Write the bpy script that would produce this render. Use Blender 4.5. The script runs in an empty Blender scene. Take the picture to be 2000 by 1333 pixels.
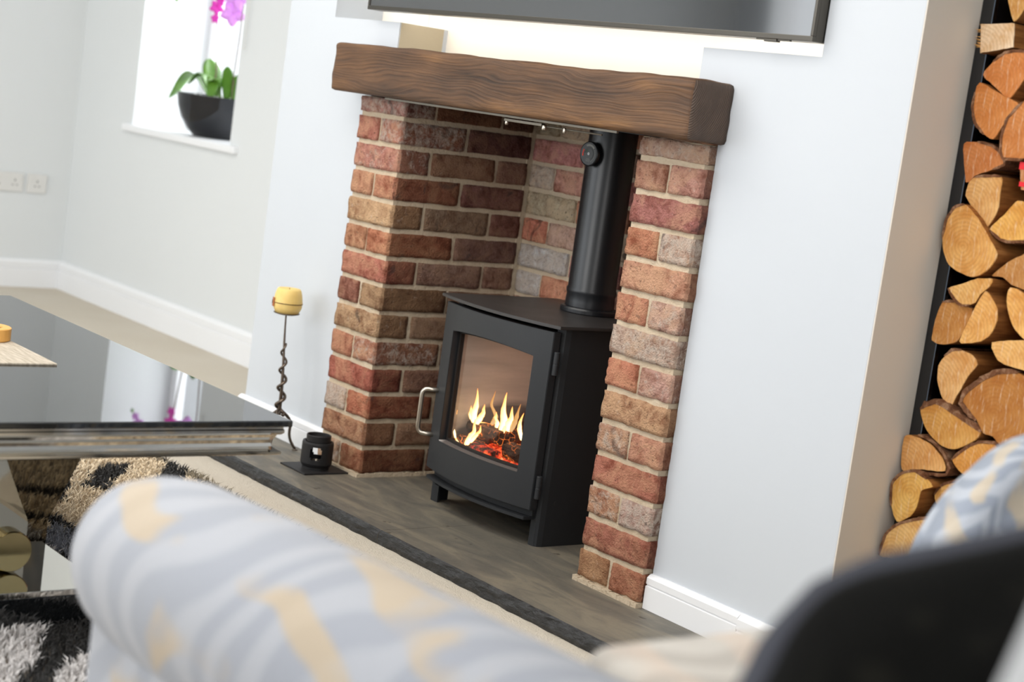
import bpy, bmesh, math, random
from mathutils import Vector, Matrix, noise
random.seed(7)
S = bpy.context.scene
COL = S.collection

# ---------------------------------------------------------------- camera
cam_d = bpy.data.cameras.new('camera'); cam = bpy.data.objects.new('camera', cam_d); COL.objects.link(cam)
CAM = Vector((2.8788, -2.5857, 1.0532))
RX, RY, RZ = (0.6042843, 0.7851690, 0.1354623), (-0.1890455, -0.0238714, 0.9816781), (0.7740170, -0.6188212, 0.1340076)
cam.matrix_world = Matrix(((RX[0], RY[0], RZ[0], CAM[0]), (RX[1], RY[1], RZ[1], CAM[1]), (RX[2], RY[2], RZ[2], CAM[2]), (0, 0, 0, 1)))
cam_d.sensor_width = 36; cam_d.lens = 60.418; cam_d.clip_start = .05
cam_d.dof.use_dof = True; cam_d.dof.focus_distance = 3.95; cam_d.dof.aperture_fstop = 3.4
S.camera = cam
# ---------------------------------------------------------------- exposure
S.view_settings.view_transform = 'Standard'; S.view_settings.look = 'None'
S.view_settings.exposure = -0.12; S.view_settings.gamma = 1; S.view_settings.use_curve_mapping = False
# ---------------------------------------------------------------- world: pale overcast daylight
W = bpy.data.worlds.new('world'); S.world = W; W.use_nodes = True
W.node_tree.nodes['Background'].inputs[0].default_value = (.90, .95, 1, 1)
W.node_tree.nodes['Background'].inputs[1].default_value = 1.7

def area(name, loc, tgt, sx, sy, power, col=(1, 1, 1)):
    l = bpy.data.lights.new(name, 'AREA'); l.shape = 'RECTANGLE'; l.size = sx; l.size_y = sy
    l.energy = power; l.color = col
    o = bpy.data.objects.new(name, l); COL.objects.link(o); o.location = loc
    o.rotation_euler = (Vector(tgt) - Vector(loc)).to_track_quat('-Z', 'Y').to_euler()
    return o
KEY = area('window_light', (.35, -4.25, 1.65), (-.4, 0, .7), 1.4, 1.1, 30, (1, .985, .96))
area('patio_light', (-2.6, -4.35, 1.2), (-2.6, 0, 1.0), 2.6, 1.9, 36, (.93, .97, 1))
area('side_window_light', (3.5, -2.2, 1.5), (0, -1.0, .6), 2.0, 1.3, 52, (1, .98, .96))  # added fill from the right, there is no window in that wall
area('ceiling_fill_light', (-.5, -1.5, 2.36), (-.5, -1.45, 0), 3.4, 1.6, 72, (1, .97, .93))  # added overhead fill to brighten floor and hearth, no fittings up there
area('alcove_window_light', (-3.44, 1.25, 1.35), (-3.44, 0, 1.2), .9, 1.1, 24, (.95, .98, 1))

# ---------------------------------------------------------------- helpers
def add(o, parent=None):
    COL.objects.link(o)
    if parent is not None: o.parent = parent
    return o
def tag(o, label, cat=None, group=None, kind=None):
    if label: o['label'] = label
    if cat: o['category'] = cat
    if group: o['group'] = group
    if kind: o['kind'] = kind
    return o
def empty(name, loc, label, cat, group=None, rz=0):
    o = bpy.data.objects.new(name, None); COL.objects.link(o); o.location = loc; o.rotation_euler = (0, 0, rz)
    o.empty_display_size = .05
    bpy.context.view_layer.update()
    return tag(o, label, cat, group)
def obj(name, bm, mats, parent=None, smooth=False, col=None, loc=None):
    """links one mesh; coordinates in bm are local to the parent"""
    me = bpy.data.meshes.new(name); bm.to_mesh(me); bm.free()
    if smooth: me.polygons.foreach_set('use_smooth', [True] * len(me.polygons))
    for m in (mats if isinstance(mats, (list, tuple)) else [mats]): me.materials.append(m)
    o = bpy.data.objects.new(name, me); add(o, parent)
    if col: o.color = col
    if loc: o.location = loc
    return o
def box(bm, x0, x1, y0, y1, z0, z1, bev=0, seg=2, mi=0):
    r = bmesh.ops.create_cube(bm, size=1)
    vs = r['verts']
    for v in vs:
        v.co = Vector(((x0 + x1) / 2 + v.co.x * (x1 - x0), (y0 + y1) / 2 + v.co.y * (y1 - y0), (z0 + z1) / 2 + v.co.z * (z1 - z0)))
    fs = set(f for v in vs for f in v.link_faces)
    for f in fs: f.material_index = mi
    if bev:
        es = set(e for v in vs for e in v.link_edges)
        bmesh.ops.bevel(bm, geom=list(es), offset=bev, segments=seg, affect='EDGES', profile=.5)
def bx(name, b, mat, parent=None, bev=0, seg=2, **k):
    bm = bmesh.new(); box(bm, *b, bev=bev, seg=seg); return obj(name, bm, mat, parent, **k)
def lathe(bm, prof, n=32, c=(0, 0, 0), axis='z', cap=False):
    rings = []
    for r, h in prof:
        ring = []
        for i in range(n):
            a = 2 * math.pi * i / n
            if axis == 'z': p = (c[0] + r * math.cos(a), c[1] + r * math.sin(a), c[2] + h)
            elif axis == 'x': p = (c[0] + h, c[1] + r * math.cos(a), c[2] + r * math.sin(a))
            else: p = (c[0] + r * math.cos(a), c[1] + h, c[2] + r * math.sin(a))
            ring.append(bm.verts.new(p))
        rings.append(ring)
    for a, b in zip(rings, rings[1:]):
        for i in range(n): bm.faces.new((a[i], a[(i + 1) % n], b[(i + 1) % n], b[i]))
    if cap:
        bm.faces.new(rings[0][::-1]); bm.faces.new(rings[-1])
    bmesh.ops.recalc_face_normals(bm, faces=bm.faces)
def tube(bm, pts, rad, n=10, cap=True):
    pts = [Vector(p) for p in pts]
    rs = rad if isinstance(rad, (list, tuple)) else [rad] * len(pts)
    rings = []; up = None
    for i, p in enumerate(pts):
        t = (pts[min(i + 1, len(pts) - 1)] - pts[max(i - 1, 0)]).normalized()
        if up is None: up = t.orthogonal().normalized()
        up = (up - t * up.dot(t)).normalized(); s = t.cross(up)
        rings.append([bm.verts.new(p + (up * math.cos(2 * math.pi * k / n) + s * math.sin(2 * math.pi * k / n)) * rs[i]) for k in range(n)])
    for a, b in zip(rings, rings[1:]):
        for i in range(n): bm.faces.new((a[i], a[(i + 1) % n], b[(i + 1) % n], b[i]))
    if cap: bm.faces.new(rings[0][::-1]); bm.faces.new(rings[-1])
def prism(bm, poly, axis, a, b, mi_end=0, mi_side=0):
    """poly: 2-D outline, extruded along axis from a to b"""
    def P(u, v, t): return {'x': (t, u, v), 'y': (u, t, v), 'z': (u, v, t)}[axis]
    A = [bm.verts.new(P(u, v, a)) for u, v in poly]; B = [bm.verts.new(P(u, v, b)) for u, v in poly]
    f1 = bm.faces.new(A); f2 = bm.faces.new(B[::-1]); f1.material_index = f2.material_index = mi_end
    n = len(poly)
    for i in range(n):
        f = bm.faces.new((A[i], B[i], B[(i + 1) % n], A[(i + 1) % n])); f.material_index = mi_side
    bmesh.ops.recalc_face_normals(bm, faces=bm.faces)

# ---------------------------------------------------------------- materials
class NT:
    def __init__(s, name):
        s.m = bpy.data.materials.new(name); s.m.use_nodes = True; s.t = s.m.node_tree
        s.b = s.t.nodes['Principled BSDF']; s.out = s.t.nodes['Material Output']
    def n(s, typ, **k):
        nd = s.t.nodes.new(typ)
        for a, v in k.items():
            if a.startswith('i_'):
                key = a[2:]; key = int(key) if key.isdigit() else key.replace('_', ' ')
                nd.inputs[key].default_value = v
            else: setattr(nd, a, v)
        return nd
    def l(s, a, b): s.t.links.new(a, b)
    def ramp(s, fac, stops, interp='LINEAR'):
        r = s.n('ShaderNodeValToRGB'); e = r.color_ramp; e.interpolation = interp
        e.elements[0].position, e.elements[0].color = stops[0][0], (*stops[0][1], 1)
        e.elements[1].position, e.elements[1].color = stops[-1][0], (*stops[-1][1], 1)
        for p, c in stops[1:-1]:
            x = e.elements.new(p); x.color = (*c, 1)
        s.l(fac, r.inputs[0]); return r.outputs[0]
    def noise(s, vec, scale, detail=4, rough=.55, dist=0):
        nd = s.n('ShaderNodeTexNoise', i_Scale=scale, i_Detail=detail, i_Roughness=rough, i_Distortion=dist)
        if vec: s.l(vec, nd.inputs['Vector'])
        return nd.outputs[0]
    def mapv(s, vec, scale=(1, 1, 1), rot=(0, 0, 0), loc=(0, 0, 0)):
        nd = s.n('ShaderNodeMapping'); nd.inputs['Scale'].default_value = scale; nd.inputs['Rotation'].default_value = rot
        nd.inputs['Location'].default_value = loc; s.l(vec, nd.inputs['Vector']); return nd.outputs[0]
    def mix(s, fac, a, b, blend='MIX'):
        nd = s.n('ShaderNodeMix', data_type='RGBA', blend_type=blend)
        for v, k in ((fac, 0), (a, 6), (b, 7)):
            if isinstance(v, (int, float)): nd.inputs[k].default_value = v
            elif isinstance(v, tuple): nd.inputs[k].default_value = (*v, 1)
            else: s.l(v, nd.inputs[k])
        return nd.outputs[2]
    def math(s, op, a, b=None):
        nd = s.n('ShaderNodeMath', operation=op)
        for v, k in ((a, 0), (b, 1)):
            if v is None: continue
            if isinstance(v, (int, float)): nd.inputs[k].default_value = v
            else: s.l(v, nd.inputs[k])
        return nd.outputs[0]
    def bump(s, h, strength=.3, dist=.005):
        nd = s.n('ShaderNodeBump', i_Strength=strength, i_Distance=dist); s.l(h, nd.inputs['Height'])
        s.l(nd.outputs[0], s.b.inputs['Normal']); return nd
    def set(s, **k):
        for a, v in k.items():
            inp = s.b.inputs[a.replace('_', ' ')]
            if hasattr(v, 'is_linked') or hasattr(v, 'links'): s.l(v, inp)
            elif isinstance(v, tuple) and len(v) == 3: inp.default_value = (*v, 1)
            else: inp.default_value = v
        return s.m
    @property
    def co(s): return s.n('ShaderNodeTexCoord').outputs['Object']
def lin(r, g, b):
    f = lambda c: (c / 255 / 12.92) if c / 255 <= .04045 else ((c / 255 + .055) / 1.055) ** 2.4
    return (f(r), f(g), f(b))
def paint(name, rgb, rough=.6, bump=.05, scale=60, spec=.3):
    t = NT(name); c = t.co; v = t.noise(c, 2.5, 2); n2 = t.noise(c, scale, 3)
    k = lin(*rgb)
    t.set(Base_Color=t.mix(v, tuple(x * .97 for x in k), k), Roughness=rough, Specular_IOR_Level=spec)
    t.bump(n2, bump, .002); return t.m
def metal(name, rgb, rough, spec=.5, met=1., bump=.0, scale=200):
    t = NT(name); c = t.co; n1 = t.noise(c, 8, 3)
    t.set(Base_Color=lin(*rgb), Metallic=met, Specular_IOR_Level=spec)
    r = t.n('ShaderNodeMapRange'); r.inputs[3].default_value = rough * .85; r.inputs[4].default_value = rough * 1.15
    t.l(n1, r.inputs[0]); t.l(r.outputs[0], t.b.inputs['Roughness'])
    if bump: t.bump(t.noise(c, scale, 2), bump, .001)
    return t.m

M = {}
M['wall'] = paint('wall_paint', (203, 208, 214), .55)
M['wall_warm'] = paint('alcove_paint', (223, 226, 227), .6)
M['return'] = paint('return_paint', (236, 228, 216), .6)
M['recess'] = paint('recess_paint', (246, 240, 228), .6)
M['trim'] = paint('gloss_trim', (240, 241, 243), .35, .02)
M['sill'] = paint('sill_paint', (240, 241, 243), .3, .02)
M['ceiling'] = paint('ceiling_paint', (240, 240, 238), .8)
M['plastic'] = paint('socket_plastic', (222, 221, 218), .35, 0)
M['hole'] = paint('socket_hole', (60, 60, 60), .8, 0)

def m_carpet():
    t = NT('carpet'); c = t.co
    big = t.noise(c, 3, 3); fine = t.noise(c, 260, 3, .7); mid = t.noise(c, 40, 4, .6)
    col = t.mix(big, lin(232, 221, 203), lin(246, 238, 224))
    col = t.mix(t.math('MULTIPLY', fine, .35), col, lin(196, 182, 160))
    t.set(Base_Color=col, Roughness=.95, Specular_IOR_Level=.1)
    t.bump(t.math('ADD', fine, mid), .9, .008); return t.m
M['carpet'] = m_carpet()
def m_slate():
    t = NT('slate'); c = t.co
    a = t.noise(t.mapv(c, (1.2, 5, 1)), 3, 6, .6, 1.2); b = t.noise(c, 60, 5, .65)
    col = t.ramp(a, [(.3, lin(82, 81, 77)), (.5, lin(108, 103, 93)), (.62, lin(130, 122, 106)), (.75, lin(98, 97, 93))])
    col = t.mix(t.math('MULTIPLY', b, .35), col, lin(112, 106, 95))
    sp = t.ramp(t.noise(c, 22, 2, .5), [(.71, (0, 0, 0)), (.74, (1, 1, 1))])
    col = t.mix(t.math('MULTIPLY', sp, .6), col, lin(40, 34, 28))
    t.set(Base_Color=col, Roughness=.5, Specular_IOR_Level=.4)
    t.bump(t.math('ADD', a, t.math('MULTIPLY', b, .5)), .35, .004); return t.m
M['slate'] = m_slate()
def m_slate_edge():
    t = NT('slate_edge'); c = t.co
    a = t.noise(t.mapv(c, (1, 1, 3)), 28, 5, .65)
    col = t.ramp(a, [(.35, lin(26, 26, 27)), (.6, lin(52, 53, 55)), (.8, lin(98, 102, 106))])
    t.set(Base_Color=col, Roughness=.5); t.bump(a, .9, .01); return t.m
M['slate_edge'] = m_slate_edge()
def m_brick():
    t = NT('brick'); c = t.co
    oi = t.n('ShaderNodeObjectInfo')
    off = t.n('ShaderNodeVectorMath', operation='SCALE'); off.inputs[0].default_value = (37, 91, 53); t.l(oi.outputs['Random'], off.inputs['Scale'])
    ad = t.n('ShaderNodeVectorMath', operation='ADD'); t.l(c, ad.inputs[0]); t.l(off.outputs[0], ad.inputs[1]); v = ad.outputs[0]
    n1 = t.noise(v, 30, 6, .68, .5); n2 = t.noise(v, 95, 6, .75); n3 = t.noise(v, 14, 4, .65, .8); n4 = t.noise(v, 44, 6, .75, .6)
    hs = t.n('ShaderNodeHueSaturation', i_Saturation=.86, i_Value=1.04); t.l(oi.outputs['Color'], hs.inputs['Color']); base = hs.outputs[0]
    dark = t.mix(1., base, lin(186, 162, 152), 'MULTIPLY')
    lite = t.mix(.38, base, lin(226, 184, 142))
    f1 = t.ramp(n1, [(.36, (0, 0, 0)), (.62, (1, 1, 1))])
    col = t.mix(f1, dark, base)
    col = t.mix(t.math('MULTIPLY', t.ramp(n3, [(.44, (0, 0, 0)), (.62, (1, 1, 1))]), .85), col, lite)
    # shade on the inner faces of the opening, painted in as brown darkening
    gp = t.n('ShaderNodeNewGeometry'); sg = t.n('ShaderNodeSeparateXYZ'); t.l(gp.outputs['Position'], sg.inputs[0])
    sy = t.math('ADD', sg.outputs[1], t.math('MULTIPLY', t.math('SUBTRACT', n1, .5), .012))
    soot_or_shade = t.math('MULTIPLY', t.math('GREATER_THAN', sy, .010), t.math('LESS_THAN', sg.outputs[1], .442))
    col = t.mix(t.math('MULTIPLY', soot_or_shade, .75), col, t.mix(1., col, lin(150, 136, 130), 'MULTIPLY'))
    # lime bloom: more of it where alpha is low
    wf = t.math('SUBTRACT', 1., oi.outputs['Alpha'])
    wm = t.ramp(t.math('ADD', n4, t.math('MULTIPLY', t.math('SUBTRACT', wf, .5), .36)), [(.46, (0, 0, 0)), (.64, (1, 1, 1))])
    col = t.mix(t.math('MULTIPLY', wm, .72), col, lin(214, 200, 186))
    sp = t.ramp(n2, [(.33, (1, 1, 1)), (.42, (0, 0, 0))])
    col = t.mix(t.math('MULTIPLY', sp, .7), col, lin(74, 50, 42))
    kn = t.ramp(t.noise(v, 13, 3, .5, 1.0), [(.66, (0, 0, 0)), (.72, (1, 1, 1))])
    col = t.mix(t.math('MULTIPLY', kn, .55), col, lin(64, 58, 58))
    t.set(Base_Color=col, Roughness=.88, Specular_IOR_Level=.2)
    rg = t.n('ShaderNodeTexNoise', noise_type='RIDGED_MULTIFRACTAL', i_Scale=1., i_Detail=4., i_Roughness=.6, i_Distortion=.6)
    t.l(t.mapv(v, (13, 13, 30)), rg.inputs['Vector'])
    h = t.math('ADD', t.math('MULTIPLY', n2, .8), t.math('SUBTRACT', t.math('ADD', n1, t.noise(v, 220, 3, .6)), t.math('MULTIPLY', rg.outputs[0], .45)))
    t.bump(h, 1., .008); return t.m
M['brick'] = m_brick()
def m_mortar():
    t = NT('mortar'); c = t.co; a = t.noise(c, 120, 4, .7); b = t.noise(c, 9, 3)
    col = t.mix(b, lin(204, 184, 156), lin(218, 204, 182)); col = t.mix(t.math('MULTIPLY', a, .4), col, lin(150, 128, 102))
    t.set(Base_Color=col, Roughness=.95, Specular_IOR_Level=.1); t.bump(t.math('ADD', a, t.noise(c, 35, 4)), .9, .005); return t.m
M['mortar'] = m_mortar()
def m_beam():
    t = NT('oak_beam'); c = t.co
    w = t.n('ShaderNodeTexNoise', i_Scale=1.0, i_Detail=2.0, i_Roughness=.5)
    t.l(t.mapv(c, (2.6, 3, 9)), w.inputs['Vector'])
    sub = t.n('ShaderNodeVectorMath', operation='SUBTRACT'); t.l(w.outputs[1], sub.inputs[0]); sub.inputs[1].default_value = (.5, .5, .5)
    sc = t.n('ShaderNodeVectorMath', operation='MULTIPLY'); t.l(sub.outputs[0], sc.inputs[0]); sc.inputs[1].default_value = (.10, .04, .085)
    ad = t.n('ShaderNodeVectorMath', operation='ADD'); t.l(c, ad.inputs[0]); t.l(sc.outputs[0], ad.inputs[1])
    v = ad.outputs[0]
    gr = t.noise(t.mapv(v, (3, 60, 190)), 1.6, 4, .6)
    wv = t.n('ShaderNodeTexWave', wave_type='BANDS', bands_direction='Z', i_Scale=34., i_Distortion=2.2, i_Detail=3.)
    wv.inputs['Detail Scale'].default_value = 2.0
    t.l(t.mapv(v, (.25, .6, 1)), wv.inputs['Vector'])
    big = t.noise(t.mapv(c, (2.5, 8, 14)), 1.2, 4, .55)
    col = t.ramp(big, [(.3, lin(52, 38, 29)), (.46, lin(84, 60, 42)), (.60, lin(104, 74, 49)), (.75, lin(142, 102, 62))])
    col = t.mix(t.math('MULTIPLY', t.ramp(gr, [(.35, (1, 1, 1)), (.55, (0, 0, 0))]), .5), col, lin(46, 33, 26))
    col = t.mix(t.math('MULTIPLY', wv.outputs[0], .13), col, lin(146, 108, 78))
    t.set(Base_Color=col, Roughness=.55, Specular_IOR_Level=.35)
    t.bump(t.math('ADD', t.math('MULTIPLY', gr, 1.1), t.math('MULTIPLY', wv.outputs[0], .22)), .45, .004); return t.m
M['beam'] = m_beam()
def m_beam_end():
    t = NT('beam_end_grain'); c = t.co
    wv = t.n('ShaderNodeTexWave', wave_type='RINGS', rings_direction='X', i_Scale=70., i_Distortion=2.5, i_Detail=2.)
    t.l(t.mapv(c, (1, 1, 1), (0, 0, 0), (0, .10, -.12)), wv.inputs['Vector'])
    n = t.noise(c, 24, 4, .6)
    col = t.mix(n, lin(52, 40, 34), lin(88, 70, 58)); col = t.mix(t.math('MULTIPLY', wv.outputs[0], .3), col, lin(112, 88, 70))
    t.set(Base_Color=col, Roughness=.6); t.bump(t.math('ADD', wv.outputs[0], n), .5, .003); return t.m
M['beam_end'] = m_beam_end()
M['stove'] = metal('stove_black', (37, 39, 42), .5, .45, .0, .12, 500)
M['stove_top'] = metal('stove_top_black', (56, 53, 52), .42, .5, .0, .08, 300)
M['pipe'] = metal('flue_black', (24, 26, 30), .33, .55, .0)
M['steel'] = metal('brushed_steel', (200, 192, 180), .28)
M['rail'] = metal('dull_steel', (128, 122, 112), .5)
M['gasket'] = paint('rope_gasket', (42, 38, 36), .9, .3, 300)
M['black'] = metal('rack_black', (22, 22, 24), .4, .5, .0)
M['chrome'] = metal('mirror_silver', (226, 222, 214), .06)
M['mirror'] = metal('bronze_mirror', (92, 88, 80), .03)
M['antique'] = metal('antique_brass_mirror', (168, 156, 116), .12)
def m_blackglass(name, col, rough=.02, spec=.5, ior=1.9):
    t = NT(name); n = t.noise(t.co, 3, 2); t.set(Base_Color=col, Roughness=rough, Specular_IOR_Level=spec, IOR=ior)
    return t.m
M['tableglass'] = m_blackglass('black_table_glass', (.008, .009, .01))
M['screen'] = m_blackglass('screen_glass', (.012, .013, .016), .06, .5, 2.2)
M['gloss_black'] = m_blackglass('gloss_black_ceramic', (.006, .007, .010), .06, .5, 1.5)
M['tv_frame'] = metal('screen_frame_metal', (92, 88, 82), .35)
M['candle'] = None
def m_wax():
    t = NT('wax'); c = t.co; n = t.noise(c, 30, 4); t.set(Base_Color=t.mix(n, lin(226, 190, 104), lin(240, 214, 142)), Roughness=.55, Subsurface_Weight=.25)
    t.b.inputs['Subsurface Radius'].default_value = (.02, .012, .006); return t.m
M['wax'] = m_wax()
M['iron'] = metal('forged_iron', (104, 92, 82), .32, .5, .9, .3, 90)
M['leather'] = paint('tan_leather', (176, 108, 66), .6, .2, 150)
M['band'] = paint('brown_band', (92, 60, 34), .7)
M['ceramic'] = paint('matt_black_ceramic', (38, 37, 38), .5, .1, 200)
M['mat_grey'] = None
def m_matt():
    t = NT('grained_mat'); c = t.co; n = t.noise(t.mapv(c, (20, 160, 1)), 1, 4, .6)
    t.set(Base_Color=t.ramp(n, [(.3, lin(150, 138, 120)), (.7, lin(200, 190, 174))]), Roughness=.7); t.bump(n, .3, .001); return t.m
M['mat_grey'] = m_matt()
def m_wood(name, a, b, sc=(3, 60, 3)):
    t = NT(name); c = t.co; n = t.noise(t.mapv(c, sc), 1.5, 4, .6)
    t.set(Base_Color=t.mix(n, lin(*a), lin(*b)), Roughness=.45); t.bump(n, .2, .001); return t.m
M['oak'] = m_wood('pale_wood', (214, 152, 72), (236, 184, 106))
def m_logend():
    t = NT('log_end'); c = t.co; oi = t.n('ShaderNodeObjectInfo')
    wv = t.n('ShaderNodeTexWave', wave_type='RINGS', rings_direction='Y', i_Scale=42., i_Distortion=3., i_Detail=3.)
    wv.inputs['Detail Scale'].default_value = 1.2
    off = t.n('ShaderNodeVectorMath', operation='SCALE'); off.inputs[0].default_value = (.06, .0, .05); t.l(oi.outputs['Random'], off.inputs['Scale'])
    ad = t.n('ShaderNodeVectorMath', operation='ADD'); t.l(c, ad.inputs[0]); t.l(off.outputs[0], ad.inputs[1])
    t.l(ad.outputs[0], wv.inputs['Vector'])
    n1 = t.noise(ad.outputs[0], 22, 4, .6); n2 = t.noise(t.mapv(ad.outputs[0], (160, 10, 30), (0, .6, 0)), 1, 4, .6)
    base = oi.outputs['Color']
    col = t.mix(t.ramp(n1, [(.35, (0, 0, 0)), (.7, (1, 1, 1))]), t.mix(1., base, lin(222, 196, 164), 'MULTIPLY'), base)
    col = t.mix(t.math('MULTIPLY', wv.outputs[0], .20), col, lin(146, 92, 46))
    col = t.mix(t.math('MULTIPLY', t.ramp(n2, [(.55, (0, 0, 0)), (.75, (1, 1, 1))]), .45), col, lin(248, 230, 200))
    t.set(Base_Color=col, Roughness=.8, Specular_IOR_Level=.2)
    t.bump(t.math('ADD', n2, t.math('MULTIPLY', wv.outputs[0], .3)), .35, .002); return t.m
M['logend'] = m_logend()
def m_logside():
    t = NT('split_wood'); c = t.co; n = t.noise(t.mapv(c, (50, 5, 50)), 1.6, 5, .6)
    t.set(Base_Color=t.ramp(n, [(.3, lin(120, 74, 36)), (.6, lin(172, 114, 60)), (.85, lin(196, 142, 86))]), Roughness=.8, Specular_IOR_Level=.2)
    t.bump(n, .6, .003); return t.m
M['logside'] = m_logside()
def m_bark():
    t = NT('bark'); c = t.co; n = t.noise(t.mapv(c, (1, .5, 1)), 42, 6, .7, .4); n2 = t.noise(c, 12, 3)
    col = t.ramp(n, [(.34, lin(58, 44, 34)), (.5, lin(112, 80, 58)), (.68, lin(176, 146, 118))])
    t.set(Base_Color=t.mix(t.math('MULTIPLY', n2, .3), col, lin(170, 96, 54)), Roughness=.9, Specular_IOR_Level=.15); t.bump(n, 1., .008); return t.m
M['bark'] = m_bark()
def m_leaf(name, a, b, rough=.35, sss=.1):
    t = NT(name); n = t.noise(t.co, 18, 3); t.set(Base_Color=t.mix(n, lin(*a), lin(*b)), Roughness=rough)
    return t.m
M['leaf'] = m_leaf('orchid_leaf', (50, 96, 24), (108, 156, 48))
M['stem'] = m_leaf('orchid_stem', (92, 84, 62), (120, 96, 84), .6)
M['petal'] = m_leaf('orchid_petal', (206, 118, 224), (232, 176, 240), .6)
M['petal_dark'] = m_leaf('orchid_lip', (206, 30, 170), (226, 80, 190), .6)
M['soil'] = m_leaf('pale_pebbles', (226, 226, 220), (246, 246, 242), .7)
def m_fabric(name, a, b, gold, gfac, sc=1.0, rot=(0, 0, .5)):
    t = NT(name); c = t.co
    w = t.n('ShaderNodeTexNoise', i_Scale=3.2 * sc, i_Detail=1.5); t.l(c, w.inputs['Vector'])
    sub = t.n('ShaderNodeVectorMath', operation='SUBTRACT'); t.l(w.outputs[1], sub.inputs[0]); sub.inputs[1].default_value = (.5, .5, .5)
    s2 = t.n('ShaderNodeVectorMath', operation='SCALE', i_Scale=.34 / sc); t.l(sub.outputs[0], s2.inputs[0])
    ad = t.n('ShaderNodeVectorMath', operation='ADD'); t.l(c, ad.inputs[0]); t.l(s2.outputs[0], ad.inputs[1])
    v = t.mapv(ad.outputs[0], (1, 1, 1), rot)
    wv = t.n('ShaderNodeTexWave', wave_type='BANDS', bands_direction='X', i_Scale=3.6 * sc, i_Distortion=1.5, i_Detail=1.)
    t.l(v, wv.inputs['Vector'])
    wg = t.n('ShaderNodeTexWave', wave_type='BANDS', bands_direction='Y', i_Scale=2.4 * sc, i_Distortion=4.5, i_Detail=1.)
    t.l(v, wg.inputs['Vector'])
    big = t.noise(c, 7 * sc, 2)
    col = t.mix(t.ramp(wv.outputs[0], [(.35, (0, 0, 0)), (.75, (1, 1, 1))]), lin(*a), lin(*b))
    gm = t.math('MULTIPLY', t.ramp(wg.outputs[0], [(.62, (0, 0, 0)), (.8, (1, 1, 1))]), t.ramp(big, [(.44, (0, 0, 0)), (.56, (1, 1, 1))]))
    col = t.mix(t.math('MULTIPLY', gm, gfac), col, lin(*gold))
    weave = t.noise(c, 420, 2, .7)
    t.set(Base_Color=col, Roughness=.85, Specular_IOR_Level=.2, Sheen_Weight=.2)
    t.bump(weave, .5, .001); return t.m
M['fab'] = m_fabric('leaf_pattern_fabric', (153, 157, 166), (167, 170, 177), (186, 166, 134), .7)
M['fab2'] = m_fabric('leaf_stripe_fabric', (150, 158, 172), (182, 188, 198), (206, 188, 158), .7, 2.6, (0, .2, 1.1))
M['fab_beige'] = m_fabric('pale_leaf_fabric', (172, 166, 158), (190, 185, 177), (212, 186, 164), .4)
def m_velvet():
    t = NT('black_velvet'); c = t.co; n = t.noise(c, 9, 2)
    t.set(Base_Color=t.ramp(n, [(.5, lin(9, 9, 8)), (.72, lin(38, 37, 30))]), Roughness=.9, Specular_IOR_Level=.05, Sheen_Weight=.03)
    return t.m
M['velvet'] = m_velvet()
M['velvet_side'] = paint('slate_piping_fabric', (60, 62, 70), .8, .2, 300)
M['fab_grey'] = paint('pale_grey_fabric', (186, 188, 190), .85, .2, 400)
def m_glass(name, tint=(1, 1, 1), rough=0.):
    t = NT(name); t.set(Base_Color=tint, Roughness=rough, Transmission_Weight=1., IOR=1.02 if name.startswith('window') else 1.45)
    return t.m
def m_thinglass(name, tint, refl):
    t = NT(name); tr = t.n('ShaderNodeBsdfTransparent'); tr.inputs[0].default_value = (*tint, 1)
    gl = t.n('ShaderNodeBsdfGlossy'); gl.inputs['Roughness'].default_value = .02
    fr = t.n('ShaderNodeLayerWeight'); fr.inputs[0].default_value = .5
    fac = t.math('ADD', refl, t.math('MULTIPLY', t.math('POWER', fr.outputs['Facing'], 4.), .5))
    mx = t.n('ShaderNodeMixShader'); t.l(fac, mx.inputs[0]); t.l(tr.outputs[0], mx.inputs[1]); t.l(gl.outputs[0], mx.inputs[2])
    t.l(mx.outputs[0], t.out.inputs[0]); return t.m
M['doorglass'] = m_thinglass('stove_glass', (.93, .90, .88), .05)
M['winglass'] = m_thinglass('window_glass', (1, 1, 1), .04)
def m_emit(name, col, st):
    t = NT(name); t.set(Base_Color=(0, 0, 0), Emission_Color=col, Emission_Strength=st); return t.m
M['led'] = m_emit('led_strip', (1, .93, .82), 8)
def m_vermiculite():
    t = NT('vermiculite_board'); c = t.co
    # soot tide mark low on the board, a stain with its own shape
    n = t.noise(t.mapv(c, (3, 1, 9)), 2, 4); n2 = t.noise(c, 90, 3)
    sep = t.n('ShaderNodeSeparateXYZ'); t.l(c, sep.inputs[0])
    xx = t.math('SUBTRACT', t.math('ADD', sep.outputs[0], sep.outputs[1]), .03)
    z = t.math('SUBTRACT', t.math('ADD', sep.outputs[2], t.math('MULTIPLY', t.math('MULTIPLY', xx, xx), 2.)), t.math('MULTIPLY', t.math('SUBTRACT', n, .5), .10))
    soot_or_shade = t.ramp(z, [(.262, (1, 1, 1)), (.285, (0, 0, 0))])
    col = t.ramp(n, [(.3, lin(158, 154, 150)), (.5, lin(186, 182, 178)), (.7, lin(204, 200, 196))])
    col = t.mix(t.math('MULTIPLY', soot_or_shade, .85), col, lin(46, 32, 28))
    t.set(Base_Color=col, Roughness=.9); t.bump(n2, .3, .002); return t.m
M['verm'] = m_vermiculite()
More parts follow.
